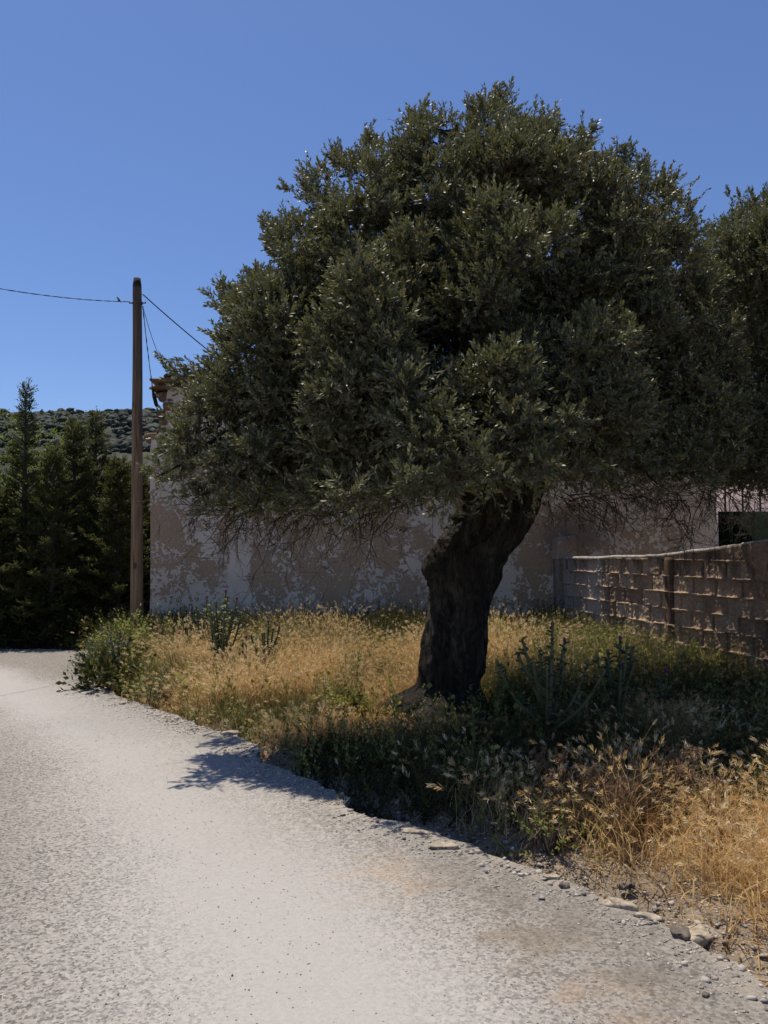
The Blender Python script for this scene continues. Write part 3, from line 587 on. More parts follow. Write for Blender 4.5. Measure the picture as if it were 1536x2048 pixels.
# ------------------------------------------------------------------ concrete block wall
def build_wall():
    root = empty('block_wall', 'low brown concrete block wall with slumped mortar running from the house to the right edge', 'wall', (WALL1[0], WALL1[1], 0))
    L = float(np.linalg.norm(WALL1 - WALL0)); d = (WALL1 - WALL0) / L; nrm2 = np.array([d[1], -d[0]])
    if nrm2[0] > 0: nrm2 = -nrm2
    nx, nz = 720, 190; s = np.linspace(.18, L, nx); yw = WALL0[1] + d[1]*s
    topz = np.interp(-yw, [-12.4, -11.4, -9.6, -8.7, -8.0, -6.3], [1.365, 1.37, 1.43, 1.505, 1.585, 1.66]) + .02 * (fbm(s*3, 0., 0, 3, 6) - .5)
    Sg, V_ = np.meshgrid(s, np.linspace(0, 1, nz), indexing='ij'); Zw = -.15 + V_ * (topz[:, None] + .15)
    ch, bl = .198, .40; warpz = Zw + .014 * (fbm(Sg*1.2, Zw, 0, 3, 2) - .5); ci = np.floor(warpz/ch); fz = warpz/ch - ci
    sx = Sg/bl + .5 * (ci % 2) + .15 * h3(ci, ci*0, ci*0, 7); bi = np.floor(sx); fx = sx - bi; rnd = h3(bi, ci, ci*0, 3)
    n1 = fbm(Sg*9, Zw*9, 0, 4, 11); n2 = fbm(Sg*30, Zw*30, 0, 3, 12)
    ez = np.minimum(fz, 1-fz) * ch; ex = np.minimum(fx, 1-fx) * bl
    h = .012 * rnd + .022 * (n2 - .5)
    sag = .012 + .05 * np.clip(fbm(Sg*6 + ci*3, ci*2.3, 0, 3, 14) - .38, 0, 1)           # mortar slumps down over the course below
    dt = (1 - fz) * ch; h -= .018*np.exp(-((dt-.0)/.012)**2)*sst(.55, .4, n1); lip = np.exp(-(dt/ sag)**2) * (dt < ch/2); up = np.exp(-(fz*ch/.010)**2)
    h += .05 * lip * sst(.40, .62, n1 + .05) + .014 * up * n1
    groove = np.exp(-(ex/.013)**2) * sst(.15, .5, vn(bi*3.1, ci*2.7, 0, 9)); h -= .05 * groove * (1 - .6*lip)
    coat = sst(.0, .12, (Zw - (1.5 - .35 * sst(9.4, 7.4, WALL0[1] + d[1]*Sg))) + .28 * (fbm(Sg*2.2, Zw*2.2, 0, 3, 17) - .5)) * sst(9.8, 9.0, WALL0[1] + d[1]*Sg)
    h = h * (1-coat) + coat * (.03 + .035 * (fbm(Sg*8, Zw*8, 0, 5, 19) - .4))
    low = 1 - .5 * sst(.9, .2, Zw); h = h + .01 * (1-low)
    base = WALL0[None, None] + d[None, None] * Sg[..., None] + nrm2[None, None] * (.085 + h)[..., None]
    V = np.concatenate([base, Zw[..., None]], -1).reshape(-1, 3); Fq = grid(nx, nz)
    tv = (.12 + .6 * rnd + .25 * lip * n1 + .35 * (n1 - .5) - .6 * groove) * (1-coat) + coat * (.35 + .5 * (n1 - .5)); tf = tv[:-1, :-1].ravel()
    a = np.arange(nx) * nz + nz - 1; bk = len(V) + np.arange(nx)                          # top strip and back
    topb = np.c_[WALL0[None] + d[None] * s[:, None] - nrm2[None] * .09, topz]; botb = np.c_[topb[:, :2], np.full(nx, -.2)]
    V = np.vstack([V, topb, botb]); F2 = np.stack([a[:-1], a[1:], bk[1:], bk[:-1]], -1); F3 = np.stack([bk[:-1], bk[1:], bk[1:] + nx, bk[:-1] + nx], -1)
    fe = np.array([[0, nz-1, bk[0], bk[0] + nx], [(nx-1)*nz, nx*nz-1, bk[-1], bk[-1] + nx]])
    adopt(root, npmesh('masonry', V, [np.concatenate([Fq, F2, F3, fe])], MAT['block'], tint=np.concatenate([tf, np.full(len(F2)+len(F3)+2, .6)])))
    # thin weathered coping
    a = Acc(); n = 130; ss = np.linspace(.32, L, n); rows = []
    tz = np.interp(ss, s, topz); wob = .012 * (fbm(ss*7, 2., 0, 3, 44) - .5)
    for off, dz in ((.108, -.018), (.112, .012), (.09, .027), (-.08, .029), (-.11, .012), (-.11, -.018)):
        rows.append(np.c_[WALL0[None] + d[None]*ss[:, None] + nrm2[None] * (off + wob)[:, None], tz + dz + wob])
    V = np.stack(rows, 1).reshape(-1, 3); i = np.arange(n-1)[:, None]*6; j = np.arange(6)[None]; j2 = (j+1) % 6
    a.add(V, [np.stack([i+j, i+j2, i+6+j2, i+6+j], -1).reshape(-1, 4)]); adopt(root, a.build('coping', MAT['coping'], smooth=True))
    # concrete post set in the wall
    def post(nm, sc, hw, proud, zt, mat):
        c = WALL0 + d * sc + nrm2 * (proud/2); a = Acc(); nz_ = 40; zz = np.linspace(-.15, zt, nz_); pr = []
        for u, v in ((-1, -1), (1, -1), (1, 1), (-1, 1)):
            w = hw * u + .006 * (fbm(zz*8, u*3., v, 3, 9) - .5)*2; q = v * (.09 + proud/2) + .008 * (fbm(zz*6, u, v*5., 3, 10) - .5)
            pr.append(np.c_[c[None] + d[None]*w[:, None] + nrm2[None]*q[:, None], zz])
        V = np.stack(pr, 1).reshape(-1, 3); i = np.arange(nz_-1)[:, None]*4; j = np.arange(4)[None]; j2 = (j+1) % 4
        a.add(V, [np.stack([i+j, i+j2, i+4+j2, i+4+j], -1).reshape(-1, 4), np.array([[nz_*4-4, nz_*4-3, nz_*4-2, nz_*4-1]])]); o = a.build(nm, mat); adopt(root, o)
    # where the photo shows it: x = 1352
    best = min(np.linspace(.2, L, 400), key=lambda q: abs(768 + F * (WALL0 + d*q)[0] / (WALL0 + d*q)[1] - 1352))
    post('concrete_post', best, .075, .03, float(np.interp(best, s, topz)) - .03, MAT['post'])
    post('concrete_post', .14, .12, .05, 1.36, MAT['concrete'])
build_wall()

# ------------------------------------------------------------------ gate, far building
def build_gate():
    x0, x1 = P(1436, 1000, 12.75)[0], 8.6; root = empty('metal_gate', 'dark green sheet metal gate with bars on top between house and olive foliage', 'gate', ((x0+x1)/2, 12.75, 0))
    zt = P(1480, 1023, 12.75)[2]; a = Acc(); a.box(((x0+x1)/2, 12.75, zt/2), ((x1-x0)/2, .012, zt/2)); 
    for k in range(9): a.box((x0 + .2 + k*.36, 12.733, zt/2), (.02, .012, zt/2 - .02))
    adopt(root, a.build('gate_panel', MAT['greenmetal']))
    for k in range(11):
        a = Acc(); xx = x0 + .12 + k * .29; a.tube([(xx, 12.75, zt), (xx, 12.75, zt + .55)], .016, 6); adopt(root, a.build('bar', MAT['steel']))
    a = Acc(); a.box(((x0+x1)/2, 12.75, zt + .56), ((x1-x0)/2, .02, .02)); adopt(root, a.build('top_rail', MAT['steel']))
    b = empty('outbuilding', 'pale pink building seen over the green gate at the far right', 'building', (9.5, 22, 0))
    a = Acc(); a.box((10, 22, 1.6), (3.6, 2.5, 1.7)); adopt(b, a.build('wall', MAT['pinkwall']))
    a = Acc(); a.box((10, 22, 3.38), (3.8, 2.7, .075)); adopt(b, a.build('roof', MAT['concrete']))
build_gate()

def ch_(root, o): o.parent = root; return o
# ------------------------------------------------------------------ utility pole, cables, bird
def build_pole():
    Yp = 11.6; b = P(274, 1290, Yp); t = P(275, 557, Yp); root = empty('utility_pole', 'tall weathered wooden utility pole beside the road in front of the house corner', 'pole', (b[0], Yp, 0))
    n = 60; na = 20; z = np.linspace(-.3, t[2], n); cx = np.interp(z, [0, t[2]], [b[0], t[0]]) + .02 * (fbm(z*.7, 3., 0, 2, 3) - .5); r = np.interp(z, [0, t[2]], [.096, .066]) * (1 + .05 * (fbm(z*2.5, 0., 0, 3, 5) - .5)); r[-1] *= .8; r[-2] *= .97
    th = np.arange(na) * 2*np.pi/na; rr = r[:, None] * (1 + .03 * (fbm(np.cos(th)[None]*2, np.sin(th)[None]*2, z[:, None]*.5, 3, 8) - .5)*2)
    V = np.stack([cx[:, None] + rr*np.cos(th), Yp + rr*np.sin(th), z[:, None] + 0*rr], -1).reshape(-1, 3); i = np.arange(n-1)[:, None]*na; j = np.arange(na)[None]; j2 = (j+1) % na
    a = Acc(); a.add(V, [np.stack([i+j, i+j2, i+na+j2, i+na+j], -1).reshape(-1, 4), (np.arange(na) + (n-1)*na)[None]]); adopt(root, a.build('post', MAT['pole'], smooth=True))
    def at(y): return P(275, y, Yp)
    h = at(606); a = Acc(); a.tube([(h[0], Yp, h[2]-.02), (h[0], Yp, h[2]+.02)], .078, 16); adopt(root, a.build('band', MAT['steel']))
    for sx in (-1, 1):
        a = Acc(); a.tube([(h[0]+sx*.07, Yp, h[2]), (h[0]+sx*.125, Yp, h[2]), (h[0]+sx*.125, Yp, h[2]+.04)], .012, 8); adopt(root, a.build('hook', MAT['steel']))
    # cables
    def cable(label, A_, B_, sag, r_, twist=0, n=90):
        A_, B_ = np.array(A_), np.array(B_); t_ = np.linspace(0, 1, n)[:, None]; c = A_ + (B_-A_)*t_; c[:, 2] -= sag * 4 * (t_*(1-t_))[:, 0]; a = Acc()
        if twist:
            Lc = np.linalg.norm(B_-A_); dv = nrm(B_-A_); u = nrm(np.cross(dv, [0, 0, 1])); v = np.cross(dv, u); n2 = int(Lc*9)
            for ph in (0, np.pi):
                t2 = np.linspace(0, 1, n2)[:, None]; c2 = A_ + (B_-A_)*t2; c2[:, 2] -= sag * 4 * (t2*(1-t2))[:, 0]; an = t2 * Lc * twist + ph; a.tube(c2 + (np.cos(an)*u + np.sin(an)*v)*r_*.9, r_*.8, 5)
        else: a.tube(c, r_, 6)
        return tag(a.build('cable', MAT['cable']), label, 'cable', 'overhead cables on the pole')
    L0 = np.array([h[0]-.12, Yp, h[2]+.02]); far = P(-560, 440, 7.5); mid = P(0, 562, 9.4)
    cable('twisted overhead cable running left from the pole with a bird on it', L0, mid + (mid - L0) * .7, .10, .0048, 16)
    q = at(588); cable('taut overhead cable sloping right from the pole top into the olive crown', (q[0]+.075, Yp, q[2]), P(560, 808, 12.45), .06, .009)
    q = at(612); tip = P(314, 800, 12.3)
    cable('thin cable sagging from the pole band to the cornice of the house', (q[0]+.08, Yp, q[2]), P(343, 758, 12.5), .14, .005)
    k_ = cable('twisted cable hanging from the pole to a black clamp on the broken corner', (q[0]+.08, Yp, q[2]), P(306, 782, 12.25), .05, .006, 20)
    a = Acc(); A2, B2 = P(305, 780, 12.25), P(316, 822, 12.5); a.tube([A2, A2 + (B2-A2)*.12, A2 + (B2-A2)*.3, A2 + (B2-A2)*.7, A2 + (B2-A2)*.8, B2], [.012, .022, .034, .034, .014, .012], 8)
    tag(a.build('cable_clamp', MAT['cable'], smooth=True), 'black cable clamp at the broken house corner beside the pole', 'clamp')
    # bird on the left cable
    v = (mid + (mid - L0)*.7) - L0; tt = .0
    best = min(np.linspace(.01, .6, 300), key=lambda s_: abs(768 + F*(L0+v*s_)[0]/(L0+v*s_)[1] - 229)); p = L0 + v*best; p[2] -= .10*4*best*(1-best)
    root = empty('bird', 'tiny dark bird perched on the overhead cable left of the pole', 'bird', tuple(p)); root.scale = (.6, .6, .6); bp_ = p; p = np.zeros(3)
    a = Acc(); p = p + np.array([0, 0, .012]); a.tube([p + q_ for q_ in np.array([(.075, 0, -.045), (.045, 0, -.015), (.03, 0, .005), (.008, 0, .03), (-.008, 0, .055), (-.016, 0, .072), (-.022, 0, .084), (-.034, 0, .09), (-.048, 0, .088), (-.06, 0, .084)])], [.006, .009, .020, .029, .027, .019, .018, .018, .008, .001], 10); ch_(root, a.build('body', MAT['bird'], smooth=True))
    for s_ in (-1, 1):
        a = Acc(); a.tube([p + np.array(q_) for q_ in ((-.002, s_*.026, .05), (.02, s_*.03, .025), (.05, s_*.018, -.012))], [.012, .017, .003], 6); ch_(root, a.build('wing', MAT['bird'], smooth=True))
        a = Acc(); a.tube([p + np.array(q_) for q_ in ((0, s_*.01, .01), (0, s_*.01, -.012))], .002, 4); ch_(root, a.build('leg', MAT['bird']))
build_pole()

# ------------------------------------------------------------------ conifers beyond the bend
def conifer_mesh(H, Rm, z0, seed, nb=150, pw=.85, lean=0., shaggy=1.):
    r_ = np.random.default_rng(seed); Bs, Ds, Ls = [], [], []; wood = Acc(); wood.tube([(0, 0, -.2), (.02, 0, H*.5), (lean, 0, H*.97)], [.07, .05, .008], 7)
    for k in range(nb):
        u = (k + r_.random()) / nb; z = z0 + (H - z0) * u**.92; az = k * 2.399 + r_.normal(0, .3); Lb = (Rm * (1-u)**pw * (.75 + .5*r_.random()) * min(1, .55 + u*4) + .06)
        Lb *= 1.15 * (.7 + .6*r_.random()); el = R(r_.uniform(0, 38)) + u*.5; d0 = np.array([math.cos(az)*math.cos(el), math.sin(az)*math.cos(el), math.sin(el)]); n = max(3, int(Lb/.05)); pts = []
        for i in range(n): s_ = i/(n-1); pts.append(np.array([lean*z/H, 0, z]) + d0*Lb*s_ + np.array([0, 0, -.22*Lb*s_*s_ + .12*Lb*s_**4]))
        pts = np.array(pts); wood.tube(pts, np.linspace(.012, .004, n), 4, False)
        m_ = int(max(8, Lb*75*shaggy)); s_ = r_.uniform(.12, 1, m_)**.8; ii = np.clip((s_*(n-1)).astype(int), 0, n-2); fr = (s_*(n-1)-ii)[:, None]; q = pts[ii]*(1-fr) + pts[ii+1]*fr
        sdv = nrm(np.cross(d0, [0, 0, 1.])); sg = np.where(r_.random(m_) < .5, 1, -1)[:, None]; Bs.append(q + r_.normal(0, .01, q.shape)); Ds.append(nrm(d0*.8 + sg*sdv*r_.uniform(.2, 1.1, (m_, 1)) + r_.normal(0, .25, q.shape) + np.array([0, 0, .1]))); Ls.append(r_.uniform(.08, .24, m_) * (1.2 - .7*s_))
    return wood, np.concatenate(Bs), np.concatenate(Ds), np.concatenate(Ls)
def conifer(px, top, Y, Rm, seed, label, z0=.15, nb=170, pw=.85, shaggy=1., lean=0.):
    p = P(px, top, Y); root = empty('conifer', label, 'conifer', (p[0], Y, -.1), 'conifers beyond the bend')
    w, B_, D_, L_ = conifer_mesh(p[2] + .1, Rm*.85, z0, seed, nb, pw, lean, shaggy); o = w.build('trunk', MAT['cbark']); o.parent = root
    V, Fc, t = shoots(B_, D_, L_, 10, .045, .016, .6); o = foliage('crown', [(V, Fc, t, 0)], [MAT['conifer']]); o.parent = root
CON = [(52, 776, 12.7, .95, 'tall pointed conifer with a thin leading tip, left of the pole', dict(pw=1.35, nb=150)),
       (150, 850, 13.1, .75, 'dark conifer with a blunt twin top midway between the tall tip and the pole', dict(pw=.75)),
       (192, 832, 13.7, .7, 'slim dark conifer rising just left of the utility pole', dict(pw=1.0)),
       (108, 905, 12.5, .85, 'shaggy conifer filling the gap right of the tallest one', dict(pw=.9)),
       (238, 925, 12.9, .8, 'broad conifer directly behind the utility pole', dict(pw=.7)),
       (275, 935, 13.8, .75, 'conifer half hidden between pole and house corner', dict(pw=.7)),
       (-12, 1000, 12.3, .9, 'low shaggy conifer at the left edge of the photo', dict(pw=.7)),
       (-75, 800, 12.5, 1.0, 'tall conifer just outside the left edge', {}), (-170, 850, 12.4, 1.1, 'conifer further outside the left edge', {}),
       (82, 985, 15.2, .8, 'rear conifer behind the shaggy one', {}), (170, 960, 15.8, .9, 'rear conifer between the twin top and the slim one', {}), (20, 1010, 15.6, .9, 'rear conifer behind the left edge tree', {}),
       (225, 965, 16.0, .8, 'rear conifer behind the pole', {}), (128, 985, 16.6, .9, 'rearmost conifer in the middle of the row', {})]
for i, (px, top, Y, Rm, lab, kw) in enumerate(CON): conifer(px, top, Y, Rm, 50+i, lab, **kw)
def bush(name, label, cat, c, rad, mat, n, ll, lw, group=None, nl=9):
    c = np.array(c, float); root = empty(name, label, cat, tuple(c), group); q = nrm(rng.normal(size=(n, 3))); q[:, 2] = np.abs(q[:, 2]); rr = rng.uniform(.35, 1, n)**.5
    k = .7 + .6 * vn(q[:, 0]*2.5 + c[0], q[:, 1]*2.5 + c[1], q[:, 2]*2.5, 5); B_ = q * np.array(rad) * (rr*k)[:, None]; V, Fc, t = shoots(B_, nrm(q + [0, 0, .5] + .5*rng.normal(size=q.shape)), rng.uniform(.08, .25, n)*max(1, ll/.06), nl, ll, lw, .9)
    o = foliage('foliage', [(V, Fc, t, 0)], [mat]); o.parent = root; a = Acc()
    for _ in range(9): e = B_[rng.integers(0, n)]; a.tube([(0, 0, -.1), e*.5 + np.array([0, 0, .1]), e], [.02, .014, .006], 4)
    o = a.build('stem', MAT['twig']); o.parent = root; return root
bush('bush', 'bright yellow green bush behind the conifers at the left edge', 'bush', P(5, 1240, 17.5)*[1, 1, 0], (1.7, 1.2, 4.3), MAT['lime'], 1500, .08, .035)
bush('bush', 'yellow green bush peeping between the two tallest conifer tips', 'bush', P(95, 1240, 18.8)*[1, 1, 0], (1.3, 1.2, 4.6), MAT['lime'], 1100, .08, .035)
bush('bush', 'dark bush behind the conifers near the pole', 'bush', P(215, 1240, 18)*[1, 1, 0], (1.9, 1.2, 3.2), MAT['conifer'], 1500, .08, .035)
bush('bush', 'added dark bush deepening the shade low behind the conifer trunks in the middle', 'bush', P(60, 1240, 13.6)*[1, 1, 0], (2.6, .5, 1.1), MAT['dark_and_shade_weed'], 2600, .08, .035)  # this and the next low bushes are added to darken ground under the conifers
bush('bush', 'added dark bush deepening the shade low behind the conifer trunks beside the house', 'bush', P(235, 1240, 13.8)*[1, 1, 0], (1.2, .5, 1.1), MAT['dark_and_shade_weed'], 1800, .08, .035)
bush('bush', 'added dark low bush standing in for shade at the far road edge left of the pole', 'bush', (-4.9, 12.15, -.1), (.9, .35, .55), MAT['dark_and_shade_weed'], 900, .06, .03)
bush('bush', 'added dark low bush standing in for shade at the far road edge at the left of the photo', 'bush', (-6.3, 12.1, -.1), (1.0, .35, .6), MAT['dark_and_shade_weed'], 1000, .06, .03)
bush('bush', 'added dark bush deepening the shade low behind the leftmost conifers', 'bush', P(-160, 1240, 13.5)*[1, 1, 0], (2.2, .6, 1.3), MAT['dark_and_shade_weed'], 1600, .08, .035)

# ------------------------------------------------------------------ grass and weeds
fx0 = 3.6
def scatter(n, x0, x1, y0, y1):
    x = rng.uniform(x0, x1, n); y = rng.uniform(y0, y1, n); d, ins = pdist(x, y, ROAD)
    wy = np.clip((y - WALL1[1]) / (WALL0[1] - WALL1[1]), -1, 1); wx = WALL1[0] + (WALL0[0] - WALL1[0]) * wy
    ok = ~ins & (x < wx - .12) & (y < 12.4) & (np.abs(x) < y*.5 + 1.6) & (x > -5.0) & (np.hypot((x-.55)/1., (y-7.0)) > .42)
    return x[ok], y[ok], d[ok]
def sdr(x, y): return fbm(x*1.3, y*1.3, 0, 3, 61)
def blades(x, y, z, H, W_, lean, n=4):
    N = len(x); az = rng.uniform(0, 6.28, N); dv = np.c_[np.cos(az), np.sin(az)]; sd = np.c_[-np.sin(az + .5), np.cos(az + .5)]; V = np.zeros((N, n*2, 3))
    for k in range(n):
        t = k/(n-1); off = lean * H * t**2; c = np.c_[x + dv[:, 0]*off, y + dv[:, 1]*off, z + H * (t - .25*lean*t*t)]; w = W_ * (1 - .75*t)
        V[:, 2*k, :2] = c[:, :2] + sd*w[:, None]; V[:, 2*k+1, :2] = c[:, :2] - sd*w[:, None]; V[:, 2*k:2*k+2, 2] = c[:, 2:3]
    k = (np.arange(N)*n*2)[:, None, None]; j = (np.arange(n-1)*2)[None, :, None]; Fc = (k + j + np.array([0, 1, 3, 2])[None, None]).reshape(-1, 4)
    tip = (V[:, -1] + V[:, -2])/2; td = nrm(tip - (V[:, -3] + V[:, -4])/2); return V.reshape(-1, 3), Fc, tip, td, n-1
def build_grass():
    x, y, d = scatter(210000, -5, 5, 2.2, 12.4); g = sdr(x, y); cl = fbm(x*4, y*4, 0, 3, 66)
    dens = sst(-.02, np.where(y > 4.6, .16, .32), d) * (.35 + .9*cl); near = (y < 6) & (d < .9); dens = np.where(near, dens * sst(.12, .95, d + .5*(fbm(x*2.2, y*2.2, 0, 3, 71)-.5)), dens)
    k = rng.random(len(x)) < dens; x, y, d, g, cl = x[k], y[k], d[k], g[k], cl[k]; z = ground_z(x, y)
    green = sst(.5, .62, g + .22*sst(9.0, 10.2, y) + .22*sst(1.2, 2.6, x)*sst(6.8, 8., y) - .22*(y < 4.3) + .26*sst(4.05, 4.5, y)*sst(-1.6, -.6, x)*sst(8.6, 7.4, y - .4*(x > 1) + 1.5*(x < .7)))  # extra dark grass where the crown shadow falls deepens the shade by colour
    isg = rng.random(len(x)) < green*.92
    H = (.13 + .27*rng.random(len(x)) + .42*(cl-.5) + .2*(fbm(x*.9, y*.9, 0, 2, 67) - .5)) * sst(-.1, .6, d) ** .6; H = H * np.where(y < 4.6, .9, 1.) * (1 + .3*sst(7.2, 8.6, y)) * (1 - .4*sst(4.2, 4.8, y)*sst(7.4, 6.6, y)*sst(-1.4, -.4, x)) * (.75 + .6*fbm(x*1.1 + 7, y*1.1, 0, 3, 69)) * (1 - .85*np.exp(-((x-.25)**2/.5 + (y-6.5)**2/.3))) + .02
    for flag, nm, mat, lab in ((False, 'dry_grass', 'dry', 'dry golden wild barley grass covering the verge'), (True, 'green_and_shade_grass', 'drygreen_and_shade', 'half green grass mixed into the dry verge, coloured dark for shade under the olive')):
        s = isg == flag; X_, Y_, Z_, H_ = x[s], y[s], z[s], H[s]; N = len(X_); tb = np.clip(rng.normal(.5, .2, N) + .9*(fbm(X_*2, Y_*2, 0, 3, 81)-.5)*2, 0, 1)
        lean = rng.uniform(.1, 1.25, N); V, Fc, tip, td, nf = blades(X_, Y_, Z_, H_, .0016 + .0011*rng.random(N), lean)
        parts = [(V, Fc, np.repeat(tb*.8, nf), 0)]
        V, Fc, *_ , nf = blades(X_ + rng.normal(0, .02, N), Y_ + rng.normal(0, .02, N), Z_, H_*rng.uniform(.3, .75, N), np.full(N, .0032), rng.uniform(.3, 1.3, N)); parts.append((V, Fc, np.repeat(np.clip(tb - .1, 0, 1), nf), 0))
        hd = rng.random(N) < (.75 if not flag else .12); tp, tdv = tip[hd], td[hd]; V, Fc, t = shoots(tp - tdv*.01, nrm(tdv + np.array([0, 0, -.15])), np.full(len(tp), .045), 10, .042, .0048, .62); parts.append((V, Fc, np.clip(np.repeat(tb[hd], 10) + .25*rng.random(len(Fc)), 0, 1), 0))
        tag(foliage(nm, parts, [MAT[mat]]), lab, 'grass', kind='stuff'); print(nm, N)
    # matted litter close to the ground
    x, y, d = scatter(60000, -5, 5, 2.2, 12.4); k = rng.random(len(x)) < .25 + .7*sst(.05, .5, d); x, y, d = x[k], y[k], d[k]; N = len(x)
    V, Fc, *_, nf = blades(x, y, ground_z(x, y) - .01, rng.uniform(.03, .12, N), np.full(N, .0035), rng.uniform(1.2, 2.4, N)); tag(foliage('straw', [(V, Fc, np.repeat(rng.random(N)*.8, nf), 0)], [MAT['dry']]), 'flattened straw and litter on the verge soil', 'straw', kind='stuff')
build_grass()
def build_litter():
    x, y, d = scatter(26000, -2, 5, 2.2, 6.5); k = (d < 1.0) & (rng.random(len(x)) < .75*sst(1.0, .1, d)); x, y = x[k], y[k]; N = len(x)
    Bq = np.c_[x, y, ground_z(x, y) + .006]; V, Fc, t = shoots(Bq, nrm(rng.normal(size=(N, 3))*[1, 1, .25]), np.full(N, .012), 2, .026, .009, 1.2); tag(foliage('leaf_litter', [(V, Fc, np.clip(rng.random(len(Fc)), 0, 1), 0)], [MAT['brownhead']]), 'dead leaves and twig bits on the bare soil beside the road', 'litter', kind='stuff')
build_litter()
def build_weeds():
    def weeds(nm, lab, x, y, H, mat, nl, ll, lw, head=None, spread=.35):
        z = ground_z(x, y); N = len(x); D = nrm(np.c_[rng.normal(0, spread, (N, 2)), np.ones(N)]); B_ = np.c_[x, y, z - .02]
        V, Fc, t = shoots(B_, D, H, nl, ll, lw, 1.05, k0=.15); sV, sF = stems(B_, D, H, .003); parts = [(V, Fc, t, 0), (sV, sF, None, 1)]
        tag(foliage(nm, parts, [MAT[mat], MAT['twig']]), lab, 'weeds', kind='stuff')
    x, y, d = scatter(26000, -5, 5, 2.4, 12.4); g = fbm(x*1.7, y*1.7, 0, 3, 91)
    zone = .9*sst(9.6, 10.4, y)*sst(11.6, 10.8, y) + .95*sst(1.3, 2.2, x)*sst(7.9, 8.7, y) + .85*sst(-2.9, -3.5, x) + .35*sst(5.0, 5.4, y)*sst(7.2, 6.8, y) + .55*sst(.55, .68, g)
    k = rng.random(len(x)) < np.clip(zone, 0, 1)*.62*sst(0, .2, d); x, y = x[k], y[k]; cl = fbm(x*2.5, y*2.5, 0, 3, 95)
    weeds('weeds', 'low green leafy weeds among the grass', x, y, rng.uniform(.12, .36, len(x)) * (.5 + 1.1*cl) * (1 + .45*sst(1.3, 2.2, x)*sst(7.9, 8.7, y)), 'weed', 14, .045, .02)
    x, y, d = scatter(9000, -4, 5, 10.7, 12.42); cl = fbm(x*2.5, y*2.5, 0, 3, 97)
    weeds('tall_weeds', 'weeds along the foot of the house wall, coloured dark for its shade', x, y, rng.uniform(.2, .6, len(x)) * (.4 + 1.1*cl), 'dark_and_shade_weed', 16, .05, .02, spread=.15)  # shade at the wall foot put into the weed colour
    x, y, d = scatter(15000, -5, 5, 3.6, 8.3); k = (x > -.6) & (rng.random(len(x)) < .9*sst(4.1, 4.7, y)); x, y = x[k], y[k]; cl = fbm(x*3, y*3, 0, 3, 99); k = (cl > .36) & ((x > .7) | (y < 6.0)); x, y, cl = x[k], y[k], cl[k]  # dark plants set inside the crown shadow, painting it deeper
    weeds('shade_weeds', 'weeds under the olive tree, coloured dark to deepen its shade', x, y, rng.uniform(.07, .24, len(x)) * (.4 + cl) * (1 - .85*np.exp(-((x-.25)**2/.5 + (y-6.5)**2/.3))), 'dark_and_shade_weed', 14, .045, .016, spread=.3)
build_weeds()
def build_broad():
    x, y, d = scatter(16000, -5, 5, 4.6, 12.4); g = fbm(x*1.9, y*1.9, 0, 3, 131); zone = sst(1.2, 1.9, x)*sst(7.2, 8.4, y) + .6*sst(10.2, 10.8, y) + .8*sst(-2.6, -3.3, x)*sst(8.4, 8.8, y) + .7*sst(.58, .66, g); k = rng.random(len(x)) < np.clip(zone, 0, 1)*.24; x, y = x[k], y[k]; N = len(x)
    H = rng.uniform(.18, .55, N)*(.4 + fbm(x*2.1, y*2.1, 0, 3, 133)); D = nrm(np.c_[rng.normal(0, .25, (N, 2)), np.ones(N)]); B_ = np.c_[x, y, ground_z(x, y)]; V, Fc, t = shoots(B_, D, H, 12, .075, .042, 1.15, droop=.25); sV, sF = stems(B_, D, H, .004)
    tag(foliage('broadleaf_weeds', [(V, Fc, t, 0), (sV, sF, None, 1)], [MAT['weed'], MAT['twig']]), 'larger broad leaved weeds along the walls and at the bend', 'weeds', kind='stuff')
build_broad()

